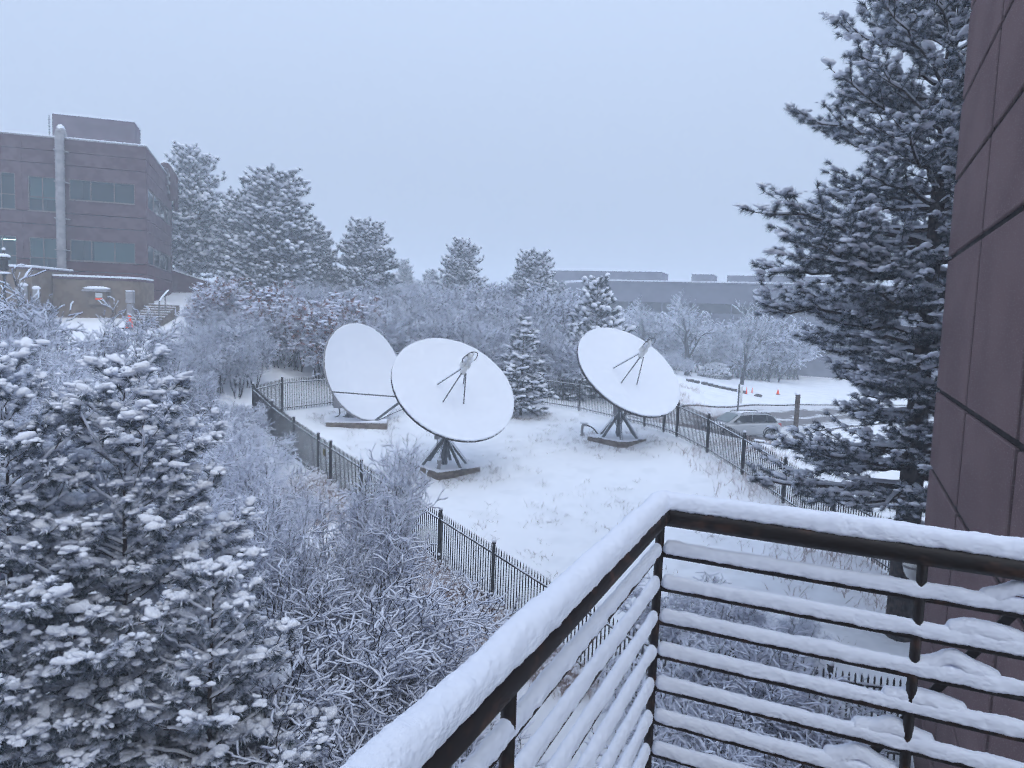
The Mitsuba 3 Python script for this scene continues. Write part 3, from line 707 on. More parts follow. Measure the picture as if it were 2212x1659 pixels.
# offset dish, left
k1 = thing('satellite_dish', 'oval offset satellite dish facing right with a feed boom, leftmost of the three', 'satellite dish')
c1 = at(789, 802, 34.0); n1, u1, v1 = dish_frame(N1)
rl = put('reflector', bowl(c1, N1, 2.33, 0.40, 0.07, -0.02, 20, 96), 'galvanised_mat', k1, smooth=40)
put('snow', bowl(c1, N1, 2.30, 0.34, 0.04, 0.02, 40, 160, 1.0, 0.03, 77), 'snow_mat', k1, smooth=True, label='even white layer of snow on the oval dish')
fe = at(870, 864, 32.0)
lowr = c1 - v1 * 2.33
put('feed_boom', tube([lowr - n1 * .05, fe], 0.055, 10), 'steel_mat', k1, smooth=50)
put('boom_snow', snow_strips(np.linspace(lowr, fe, 8)[None], .05, .04, 6), 'snow_mat', k1, smooth=50)
lr = c1 + 2.33 * (-0.93 * u1 - .36 * v1); rr_ = c1 + 2.33 * (0.95 * u1 - .30 * v1)
for e in (lr, rr_):
    put('feed_strut', tube([e, fe + UP * .12], 0.03, 8), 'steel_mat', k1, smooth=50)
fd = nrm(c1 - fe)
fk = put('feed', cat(tube([fe - fd * .3, fe + fd * .1], .08, 12), tube([fe + fd * .1, fe + fd * .3], .13, 14), frame_box(fe - fd * .55 - u1 * .1, u1 * .2, v1 * .18, fd * .25, .01)), 'white_mat', k1, smooth=40)
put('snow', blobs(np.array([fe + UP * .12, fe - fd * .3 + UP * .12, fe + fd * .2 + UP * .13]), np.array([[.14, .1, .07]] * 3), np.zeros(3), 2, .1, np.random.default_rng(4)), 'snow_mat', fk, smooth=True)
put('cable', tube(curve([fe - fd * .3, fe + [.1, 0, -.35], fe * .6 + lowr * .4 + [0, 0, -.25], lowr + [0, 0, -.05]], 8), .015, 6), 'black_iron_mat', fk, smooth=True)
g1 = at(756, 903, 34.4); b1 = np.array([g1[0], g1[1], float(gz(g1[0], g1[1])) + .07])
tp = np.array([b1[0], b1[1], c1[2] - .5])
put('pole', cat(tube([b1, tp], .17, 20), tube([b1, b1 + UP * .06], .34, 20), tube([b1 + UP * .06, b1 + UP * .14], .24, 20)), 'steel_mat', k1, smooth=40)
put('mount', cat(tube([tp, c1 - n1 * .42], .16, 14), tube([tp - UP * .5, c1 - n1 * .4 - v1 * 1.0], .06, 8), tube([tp - UP * .1, c1 - n1 * .4 + v1 * .8], .06, 8)), 'steel_mat', k1, smooth=40)
put('control_box', frame_box(b1 + np.array([-.75, -.2, .45]), (.38, 0, 0), (0, .3, 0), (0, 0, .95), .015), 'galvanised_mat', k1)
put('cable', tube(curve([b1 + np.array([-.5, -.1, .5]), b1 + np.array([-.45, -.2, .15]), b1 + np.array([-.7, -.35, .02])], 6), .03, 8), 'steel_mat', k1, smooth=True)
pad(b1 + np.array([.45, -.25, 0]), 0.15, 2.7, 0.15, 'wide snowy concrete pad under the leftmost satellite dish')
# small pipes standing by the pads
v2 = atz(948, 1028, b2[2] - .2)
vp = thing('vent_pipe', 'grey capped pipe standing at the front edge of the middle concrete pad', 'pipe')
put('pipe', cat(tube([v2 - UP * .2, v2 + UP * .45], .055, 12), tube([v2 + UP * .45, v2 + UP * .58], .085, 12), tube([v2 + [-.12, .1, -.1], v2 + [-.12, .1, .28]], .02, 8)), 'galvanised_mat', vp, smooth=40)
put('snow_cap', blobs((v2 + UP * .6)[None], np.array([[.085, .085, .06]]), np.zeros(1), 2, .06, np.random.default_rng(2)), 'snow_mat', vp, smooth=True)
v3 = atz(1257, 942, b3[2] - .15)
vp = thing('conduit_riser', 'bent cable riser left of the right concrete pad', 'pipe')
put('pipe', tube(curve([v3 - UP * .2, v3 + UP * .4, v3 + [.08, 0, .5], v3 + [.2, 0, .5]], 6), .06, 10), 'galvanised_mat', vp, smooth=40)
put('cable', tube(curve([v3 + [.2, 0, .5], v3 + [.5, .02, .35], v3 + [.75, .05, .1], v3 + [1.2, .1, .06]], 8), .03, 8), 'black_iron_mat', vp, smooth=True)
put('snow_cap', blobs((v3 + [.09, 0, .57])[None], np.array([[.16, .1, .06]]), np.zeros(1), 2, .06, np.random.default_rng(2)), 'snow_mat', vp, smooth=True)

# ------------------------------------------------------------------ the iron fence round the yard
FH = 1.5
POST = cat(box(-.040, .040, -.040, .040, -.35, FH + .10, .004), box(-.050, .050, -.050, .050, FH + .10, FH + .125, .006))
_pv = np.array([[-.013, -.013], [.013, -.013], [.013, .013], [-.013, .013]])
PICKET = (np.vstack([np.c_[_pv, np.full(4, .05)], np.c_[_pv, np.full(4, FH)], [[0, 0, FH + .075]]]),
          np.array([[0, 1, 5], [0, 5, 4], [1, 2, 6], [1, 6, 5], [2, 3, 7], [2, 7, 6], [3, 0, 4], [3, 4, 7], [4, 5, 8], [5, 6, 8], [6, 7, 8], [7, 4, 8]]))
POST_D, PICK_D = ply(POST, 'black_iron_mat'), ply(PICKET, 'black_iron_mat')
CAP_D = ply(blobs(np.array([[0, 0, FH + .15]]), np.array([[.055, .055, .06]]), np.zeros(1), 2, .06, np.random.default_rng(1)), 'snow_mat', True)


def fence(label, pts, gates=(), ends=True):
    """Panels between the points; rails, pickets, and a snow strip on each rail. Post feet follow the ground."""
    k = thing('iron_fence', label, 'fence', 'black iron fence round the antenna yard')
    for i, p in enumerate(pts):
        if i < len(pts) - 1 or ends:
            z = float(gz(p[0], p[1]))
            q = put('post', POST_D, None, k, to_world=T().translate([p[0], p[1], z]))
            put('snow_cap', CAP_D, None, q, to_world=T().translate([p[0], p[1], z]))
    for i, (p, q) in enumerate(zip(pts[:-1], pts[1:])):
        p, q = np.array([*p, gz(*p)]), np.array([*q, gz(*q)])
        d = q - p; L = np.linalg.norm(d[:2]); h = d / L; side = nrm(np.cross(h, UP))
        for z in (FH - .17, .16):
            a, b = p + h * .041 + UP * z, q - h * .041 + UP * z
            put('rail', frame_box(a - side * .017, b - a, side * .034, UP * .036), 'black_iron_mat', k)
            n = max(4, int(L / .12)); t = np.linspace(0, 1, n)[:, None]
            c = a + (b - a) * t + UP * (.036 + .012)
            r = np.clip(.020 + .006 * np.random.default_rng(i).normal(size=n), .010, .03)
            put('rail_snow', tubes(c[None], r[None], 6, True), 'snow_mat', k, smooth=50)
        n = int(round(L / .108))
        for j in range(1, n):
            c = p + d * j / n
            put('picket', PICK_D, None, k, to_world=T().translate(c.tolist()))
        if i in gates:
            g = thing('yellow_tag', 'small yellow tag hanging on the narrow fence gate', 'tag')
            c = p + d * .45 + UP * .95
            put('plate', frame_box(c - h * .09 - side * .02, h * .18, side * .004, UP * .24), 'yellow_mat', g)


LF = [(-11.18, 31.86), (-9.72, 29.9), (-8.26, 27.95), (-6.80, 25.99), (-6.14, 25.11), (-4.68, 23.16), (-3.22, 21.2), (-1.76, 19.25), (-.29, 17.3), (1.17, 15.34), (2.55, 13.5)]
fence('black iron fence down the left side of the yard past the narrow gate', LF, (3,))
pf = [at(548, 840, 31.86)[:2], at(589, 838, 34.0)[:2], at(706, 835, 36.8)[:2]]
fence('black iron fence at the back left corner of the yard behind the oval dish', [(-11.18, 31.86), (-10.6, 34.0), (-8.9, 36.9), (-6.9, 38.2), (-4.8, 39.3), (-2.6, 40.3), (-.4, 41.2)])
fence('black iron fence at the back right of the yard behind the right dish', [(-.4, 41.2), (1.6, 39.9), (3.55, 38.5), (5.3, 36.5), (6.3, 34.6), (6.95, 33.3)])
fence('black iron fence running down the right side of the yard below the parked car', [(6.95, 33.3), (7.36, 32.45), (8.12, 30.13), (8.88, 27.81), (9.63, 25.49), (10.39, 23.2), (11.14, 20.85), (11.8, 18.6)])
fence('black iron fence across the near end of the yard seen through the balcony bars', [(2.55, 13.5), (4.2, 13.1), (5.9, 12.8), (7.3, 12.6)])
# ------------------------------------------------------------------ bare shrubs and trees
def branch_set(rng, P, R, n_child, length, t0=0.25, spread=(30, 65), k=4, gnarl=0.35, up=0.15, rr=0.55, t1=1.0):
    """n_child branches from each polyline of P (n, k, 3) with radii R: (polylines, radii)."""
    n, kp = P.shape[:2]
    t = (t0 + (t1 - t0) * (np.arange(n_child)[None] + rng.random((n, n_child))) / n_child) * (kp - 1) * 0.999
    i = t.astype(int); fr = t - i; rows = np.arange(n)[:, None]
    o = P[rows, i] * (1 - fr)[..., None] + P[rows, i + 1] * fr[..., None]
    d = nrm(P[rows, i + 1] - P[rows, i]).reshape(-1, 3)
    r0 = (R[rows, i] * (1 - fr) + R[rows, i + 1] * fr).reshape(-1) * rr
    o = o.reshape(-1, 3); m = len(o)
    a = np.radians(rng.uniform(*spread, m))[:, None]
    p = nrm(np.cross(d, nrm(rng.normal(size=(m, 3)))))
    d = nrm(d * np.cos(a) + p * np.sin(a) + UP * up)
    L = length * rng.uniform(0.55, 1.2, m) * (1.15 - 0.5 * (t / (kp - 1)).reshape(-1))
    Q = [o]
    for _ in range(k - 1):
        Q.append(Q[-1] + d * (L / (k - 1))[:, None])
        d = nrm(d + rng.normal(scale=gnarl, size=(m, 3)) + UP * up * 0.6)
    return np.stack(Q, 1), np.linspace(1, 0.45, k)[None] * r0[:, None]


def oak(seed, H, stems=7, W=0.5, levels=((7, .42), (6, .24), (5, .13)), rmin=0.004, tw=3, st=0.016, sm=3, r0=0.045, gnarl=0.34, up=0.14, tree=False, first=0.3):
    """A bare gnarled shrub (or tree): (wood, snow) meshes standing on the origin."""
    rng = np.random.default_rng(seed)
    if tree:
        d = nrm(np.c_[rng.normal(0, .05, (1, 2)), np.ones((1, 1))]); base = np.zeros((1, 3)); L = np.array([H * .75]); k = 9
    else:
        az = np.arange(stems) * 2.4 + rng.random(stems); tl = rng.uniform(0.08, W, stems)
        d = nrm(np.stack([np.cos(az) * tl, np.sin(az) * tl, np.ones(stems)], 1))
        base = np.c_[rng.normal(0, .28, (stems, 2)), np.full(stems, -.1)]; L = H * rng.uniform(.62, .92, stems); k = 8
    Q = [base]
    for _ in range(k - 1):
        Q.append(Q[-1] + d * (L / (k - 1))[:, None]); d = nrm(d + rng.normal(scale=gnarl * (.3 if tree else .55), size=d.shape) + UP * .22)
    P = np.stack(Q, 1); R = np.linspace(1, .25, k)[None] * (r0 * L / L.max())[:, None]
    sets = [(P, R, 6 if r0 > .03 else 5)]
    for q, (n, f) in enumerate(levels):
        last = q == len(levels) - 1
        P, R = branch_set(rng, P, R, n, f * H, first if q == 0 else .2, (28, 68) if q else (25, 60), 4, gnarl, up * (.6 if last else 1))
        R = np.maximum(R, rmin)
        sets.append((P, R, tw if q >= 1 else max(4, tw)))
    wood = cat(*[tubes(p, r, m) for p, r, m in sets])
    snow = cat(*[snow_strips(p, r, st * (1.5 if j == 0 else 1.15 if j == 1 else 1), sm, 0.30) for j, (p, r, m) in enumerate(sets)])
    return wood, snow, sets


def group_of(name, **parts):
    scene[name] = {'type': 'shapegroup', **parts}


def place(name, gid, label, catg, group, p, yaw=0.0, s=(1, 1, 1), kind=None):
    k = key_of(name)
    scene[k] = {'type': 'instance', 'shapegroup': {'type': 'ref', 'id': gid}, 'to_world': T().translate([float(x) for x in p]).rotate([0, 0, 1], math.degrees(yaw)).scale([float(x) for x in s])}
    tag(k, label, catg, group, kind)
    return k


def shrub_group(gid, *a, **k):
    leaves = k.pop('leaves', 0)
    w, s, sets = oak(*a, **k)
    more = {}
    if leaves:
        rng = np.random.default_rng(99)
        P = sets[-1][0][:, -1]; P = P[rng.random(len(P)) < leaves]
        P = np.repeat(P, 3, 0) + rng.normal(0, .05, (len(P) * 3, 3))
        e1 = nrm(rng.normal(size=P.shape)) * .075; e2 = nrm(np.cross(e1, rng.normal(size=P.shape))) * .05
        v = np.stack([P - e1 - e2 * .3, P + e2, P + e1, P - e2], 1).reshape(-1, 3); i = np.arange(len(P))[:, None] * 4
        more['leaves'] = ply((v, np.hstack([i, i + 1, i + 2, i + 3])), 'rust_leaf_mat')
        C = sets[-1][0][:, -1]; C = C[rng.random(len(C)) < leaves * .8]
        s = cat(s, blobs(C + UP * .05, np.stack([rng.uniform(.07, .16, len(C)), rng.uniform(.06, .12, len(C)), rng.uniform(.04, .07, len(C))], 1), rng.random(len(C)) * 6, 1, .25, rng))
    group_of(gid, branches=ply(w, 'bark_mat', True), snow=ply(s, 'snow_twig_mat', True), **more)


for i in range(3):
    shrub_group(f'oak_far_{i}', 100 + i, 3.6, 7, .55, ((6, .42), (5, .25), (4, .14)), .014, 3, .050, 3)
for i in range(3):
    shrub_group(f'oak_mid_{i}', 120 + i, 3.8, 6, .55, ((6, .44), (6, .25), (4, .14)), .010, 3, .034, 3)
for i in range(3):
    shrub_group(f'oak_near_{i}', 140 + i, 4.2, 6, .45, ((7, .36), (6, .23), (6, .12)), .0056, 3, .019, 4)
shrub_group('oak_low_0', 160, 2.2, 8, .8, ((6, .42), (6, .26), (5, .14)), .0050, 3, .0175, 4, r0=.02)
shrub_group('oak_low_1', 161, 1.9, 9, .9, ((6, .42), (6, .26), (5, .14)), .0050, 3, .0175, 4, r0=.02)
shrub_group('oak_rust_0', 170, 3.4, 7, .6, ((6, .42), (6, .25), (5, .13)), .010, 3, .032, 3, leaves=.35)

rs = np.random.default_rng(42)


def shrub(gid, px, D, ztop_y=None, H0=3.8, label=None, group=None, wide=1.0, name='scrub_oak', sink=0.0, kind=None):
    """A shrub at distance D under the picture column px; its top reaches the picture height ztop_y."""
    p = at(px, 800, D); z = float(gz(p[0], p[1])) - sink
    s = 1.0
    if ztop_y is not None:
        s = (at(px, ztop_y, D)[2] - z) / (H0 * 1.02)
    s = float(np.clip(s, .35, 1.5))
    return place(name, gid, label, 'shrub', group, (p[0], p[1], z), rs.random() * 6.28, (s * wide, s * wide, s), kind)


THICK = 'snow covered bare scrub oak in the thicket beyond the iron fence'
TG = 'bare scrub oaks in the thicket beyond the fence'
# the thicket beyond the yard, row after row; behind those that can be told apart it goes on as one mass
rows = [(37, 400, 545, 690, 690, 5, 'mid'), (41.5, 385, 640, 668, 665, 8, 'mid'), (42.5, 650, 1060, 690, 700, 11, 'mid'), (44.5, 1050, 1240, 715, 725, 5, 'mid'), (47.5, 400, 700, 640, 622, 8, 'mid'), (48, 700, 1230, 650, 690, 14, 'mid'),
        (53, 440, 1240, 620, 655, 20, 'far')]
for D, x0, x1, y0, y1, n, kind in rows:
    for j in range(n):
        f = (j + .5 + rs.uniform(-.3, .3)) / n
        shrub(f'oak_{kind}_{rs.integers(3)}', x0 + (x1 - x0) * f, D + rs.uniform(-1.6, 1.6), y0 + (y1 - y0) * f + rs.uniform(-14, 18), 3.6 if kind == 'far' else 3.8, THICK, TG, 1.1)
used['scrub_thicket_'] = 0
n = 0
for D, x0, x1, y0, y1, m in ((59, 460, 1200, 598, 640, 22), (66, 560, 1200, 592, 632, 20), (75, 640, 1180, 596, 628, 16)):
    for j in range(m):
        f = (j + .5 + rs.uniform(-.3, .3)) / m
        px, Dj = x0 + (x1 - x0) * f, D + rs.uniform(-2, 2)
        p = at(px, 800, Dj); z = float(gz(p[0], p[1])); s = float(np.clip((at(px, y0 + (y1 - y0) * f + rs.uniform(-8, 14), Dj)[2] - z) / 3.7, .5, 1.6))
        n += 1
        scene[f'scrub_thicket__{n:03d}'] = {'type': 'instance', 'shapegroup': {'type': 'ref', 'id': f'oak_far_{rs.integers(3)}'}, 'to_world': T().translate([float(p[0]), float(p[1]), z]).rotate([0, 0, 1], float(rs.random() * 360)).scale([s * 1.2, s * 1.2, s])}
labels['scrub_thicket'] = {'kind': 'stuff', 'label': 'far mass of snow covered bare scrub fading into the fog', 'category': 'thicket'}
# the ones with rust red leaves left of the middle
for q, (px, D, y) in enumerate(((445, 41.5, 625), (505, 43, 610), (560, 40.5, 655), (590, 43, 622), (640, 41, 660), (700, 40.5, 668), (760, 43, 652))):
    o = ('leftmost', 'second from the left', 'third from the left', 'fourth from the left', 'fifth from the left', 'sixth from the left', 'rightmost')[q]
    shrub('oak_rust_0', px, D, y, 3.4, 'scrub oak with rust red leaves under snow, ' + o + ' of seven', 'scrub oaks with rust red leaves', 1.0)
# left of the yard
ORD = ('leftmost', 'second from the left', 'third from the left', 'fourth from the left', 'fifth from the left', 'sixth from the left', 'rightmost')
for q, (px, D, y, g) in enumerate(((12, 27, 610, 'mid_0'), (30, 23, 705, 'near_1'), (62, 29, 640, 'mid_1'), (84, 25, 715, 'near_2'), (92, 21.5, 790, 'near_0'))):
    shrub('oak_' + g, px, D, y, 3.8 if g[0] == 'm' else 4.2, 'dense snowy scrub oak below the tan enclosure, ' + (ORD[q] if q < 4 else 'rightmost') + ' of the five', 'scrub oaks at the left edge', .95)
for q, (px, D, y, g) in enumerate(((265, 30, 672, 'mid_0'), (318, 24, 825, 'mid_2'), (345, 32, 725, 'mid_1'), (362, 26, 795, 'mid_1'), (402, 34, 720, 'mid_0'), (425, 28, 800, 'mid_0'), (458, 36, 715, 'mid_2'))):
    shrub('oak_' + g, px, D, y, 3.8, 'snowy scrub oak on the slope left of the fence, ' + ORD[q] + ' of seven', 'scrub oaks on the slope left of the fence', .9)
for q, (px, D, y) in enumerate(((428, 32.5, 745), (478, 34.3, 738), (518, 34.8, 735), (541, 36.2, 722))):
    shrub(f'oak_mid_{q % 3}', px, D, y, 3.8, 'snowy scrub oak crowding the outer left fence corner, ' + (ORD[q] if q < 3 else 'rightmost') + ' of four', 'scrub oaks crowding the fence corner', .9)
# below the fence, near
for px, D, y, g, w, lab in ((556, 17.0, 935, 0, .85, 'tall snow laced scrub oak against the fence left of the gate'), (850, 14.2, 968, 1, .62, 'slender snow laced scrub oak whose top crosses the middle of the fence'),
                            (706, 13.6, 1058, 2, .66, 'snow laced scrub oak between the two tallest ones below the fence'), (480, 14.5, 1030, 1, .8, 'snow laced scrub oak right behind the near pine'),
                            (620, 12.6, 1150, 0, .9, 'dark stemmed scrub oak right of the near pine'), (760, 12.4, 1190, 2, .75, 'spreading scrub oak above the snowy clearing')):
    shrub(f'oak_near_{g}', px, D, y, 4.2, lab, None, w)
for px, D, y, g, w, lab in ((790, 13.2, 1105, 0, .62, 'scrub oak in front of the slender one by the fence'), (540, 13.2, 1075, 2, .85, 'white laced scrub oak beside the near pine at mid height'), (690, 11.8, 1215, 1, .85, 'lower scrub oak left of the snowy clearing')):
    shrub(f'oak_near_{g}', px, D, y, 4.2, lab, None, w)
for px, D, y, g in ((700, 11.2, 1330, 0), (600, 11.4, 1270, 1), (820, 11.6, 1300, 0)):
    shrub(f'oak_low_{g}', px, D, y, 2.1, 'low snowy brush below the left run of the balcony railing', 'low brush below the balcony', 1.25, 'low_brush')
for px, D, y, g in ((640, 10.6, 1380, 0), (760, 10.2, 1440, 1), (690, 9.4, 1530, 0), (850, 9.6, 1540, 1), (560, 9.6, 1480, 0), (930, 10.4, 1530, 1), (1000, 9.8, 1600, 0), (800, 11.6, 1360, 1), (620, 9.0, 1600, 1)):
    shrub(f'oak_low_{g}', px, D, y, 2.1, 'low snowy brush below the left run of the balcony railing', 'low brush below the balcony', 1.25, 'low_brush')
for px, D, y, g in ((1520, 14.9, 1275, 0), (1660, 15.2, 1290, 1), (1770, 15.9, 1345, 0), (1500, 12.3, 1395, 1), (1640, 12.0, 1400, 0), (1790, 12.2, 1440, 1), (1540, 10.3, 1540, 0), (1720, 10.1, 1560, 1)):
    shrub(f'oak_low_{g}', px, D, y, 2.1, 'snowy twiggy bush seen between the bars of the railing', 'bushes behind the railing bars', 1.3, 'low_brush')
for px, D, y, g in ((440, 31, 850, 0), (490, 30.5, 862, 1), (530, 29.5, 880, 0), (465, 27, 900, 1), (505, 25.5, 930, 0), (420, 25, 905, 0), (480, 22.5, 960, 0)):
    shrub(f'oak_low_{g}', px, D, y, 2.1, 'low frosted brush on the slope outside the left fence corner', 'low brush outside the left fence corner', 1.6, 'low_brush')
for q in range(26):
    px, Dj = 1330 + 15.5 * q + rs.uniform(-8, 8), rs.uniform(84, 97)
    p = at(px, 800, Dj); z = float(gz(p[0], p[1])); s = float(np.clip((at(px, rs.uniform(672, 735), Dj)[2] - z) / 3.7, .5, 1.9))
    n += 1
    scene[f'scrub_thicket__{n:03d}'] = {'type': 'instance', 'shapegroup': {'type': 'ref', 'id': f'oak_far_{rs.integers(3)}'}, 'to_world': T().translate([float(p[0]), float(p[1]), z]).rotate([0, 0, 1], float(rs.random() * 360)).scale([s * 1.1, s * 1.1, s])}
# bare trees by the road
shrub_group('tree_bare_0', 180, 9.5, 1, .3, ((10, .46), (7, .27), (5, .15)), .026, 3, .075, 3, r0=.36, gnarl=.26, up=.10, tree=True, first=.18)
shrub_group('tree_bare_1', 181, 8.5, 1, .3, ((11, .52), (7, .26), (5, .14)), .020, 3, .05, 3, r0=.24, gnarl=.14, up=.22, tree=True, first=.12)
for gid, px, D, y, H0, lab in (('tree_bare_0', 1484, 78, 645, 9.5, 'big bare spreading tree with snow on its limbs beyond the right dish'), ('tree_bare_0', 1392, 84, 655, 9.5, 'bare tree with snowy limbs in the fog just right of the right dish'), ('tree_bare_1', 1604, 74, 668, 8.5, 'bare upright tree beside the road right of the spreading one')):
    p = at(px, 800, D); z = float(gz(p[0], p[1])) - .1; s = float((at(px, y, D)[2] - z) / H0)
    place('bare_tree', gid, lab, 'tree', None, (p[0], p[1], z), .6 if gid[-1] == '0' else 2.0, (s, s, s))
for px, D, s in ((1420, 76, .55), (1455, 77, .6), (1490, 76, .5)):
    p = at(px, 800, D)
    place('low_brush', 'oak_low_0', 'snowy low bush at the foot of the spreading bare tree', 'shrub', 'bushes at the foot of the bare tree', (p[0], p[1], gz(p[0], p[1])), px, (s * 1.6, s * 1.6, s * 1.5))
p = at(1545, 800, 80)
rk = np.random.default_rng(8)
rbk = thing('round_bush', 'clipped round bush with snow on top beside the parking area', 'shrub')
vb = nrm(rk.normal(size=(2600, 3))); vb[:, 2] = np.abs(vb[:, 2]); pb = vb * np.array([1.9, 1.5, 1.7]) * rk.uniform(.75, 1.03, (2600, 1)) + np.array([p[0], p[1], float(gz(p[0], p[1])) - .05])
tg = nrm(rk.normal(size=(2600, 3)) + vb) * rk.uniform(.12, .3, (2600, 1))
put('twigs', tubes(np.stack([pb - tg, pb], 1), .012, 3), 'bark_mat', rbk)
tb = pb[vb[:, 2] > .25][:700]
put('snow', blobs(tb, rk.uniform(.05, .13, (len(tb), 3)), rk.random(len(tb)) * 6, 0, .2, rk), 'snow_mat', rbk)


# ------------------------------------------------------------------ pines
def needles(rng, P, D, count, length, w, lo=18, hi=78):
    """count needles round each tuft axis D at P as thin triangles."""
    n = len(P)
    p = np.repeat(P, count, 0); d = np.repeat(D, count, 0); m = n * count
    q = nrm(np.cross(d, nrm(rng.normal(size=(m, 3)))))
    a = np.radians(rng.uniform(lo, hi, m))[:, None]
    e = nrm(d * np.cos(a) + q * np.sin(a))
    L = length * rng.uniform(.7, 1.1, m)[:, None]
    b = p + d * (rng.uniform(-.5, .35, m)[:, None] * length)
    s = nrm(np.cross(e, nrm(rng.normal(size=(m, 3))))) * w / 2
    tip = b + e * L - UP * (0.12 * L)
    v = np.stack([b - s, b + s, tip], 1)
    return v, e


def fingers(rng, P, D, count, length, w):
    """Snow lying along the needles of a tuft: blunt white spikes, mostly level or rising, sagging at their tips."""
    p = np.repeat(P, count, 0); d = np.repeat(D, count, 0); m = len(p)
    q = nrm(np.cross(d, nrm(rng.normal(size=(m, 3))))); a = np.radians(rng.uniform(8, 66, m))[:, None]
    e = nrm(d * np.cos(a) + q * np.sin(a)); e[:, 2] = np.where(e[:, 2] < -.1, -.6 * e[:, 2], e[:, 2])
    L = length * rng.uniform(.6, 1.15, (m, 1)); s1 = nrm(np.cross(e, nrm(rng.normal(size=(m, 3))))); s2 = np.cross(e, s1)
    b = p + d * (length * rng.uniform(-.15, .4, (m, 1))) + UP * w * .3; mid = b + e * L * .6; tip = b + e * L - UP * (.22 * L)
    c3 = [(math.cos(t), math.sin(t)) for t in (0, 2.094, 4.189)]; W = w * rng.uniform(.6, 1.2, (m, 1)) / 2
    v = np.stack([b + (s1 * c + s2 * t) * W * .8 for c, t in c3] + [mid + (s1 * c + s2 * t) * W for c, t in c3] + [tip], 1).reshape(-1, 3)
    i = (np.arange(m) * 7)[:, None, None] + np.array([[0, 1, 4], [0, 4, 3], [1, 2, 5], [1, 5, 4], [2, 0, 3], [2, 3, 5], [3, 4, 6], [4, 5, 6], [5, 3, 6]])[None]
    return v, i.reshape(-1, 3)


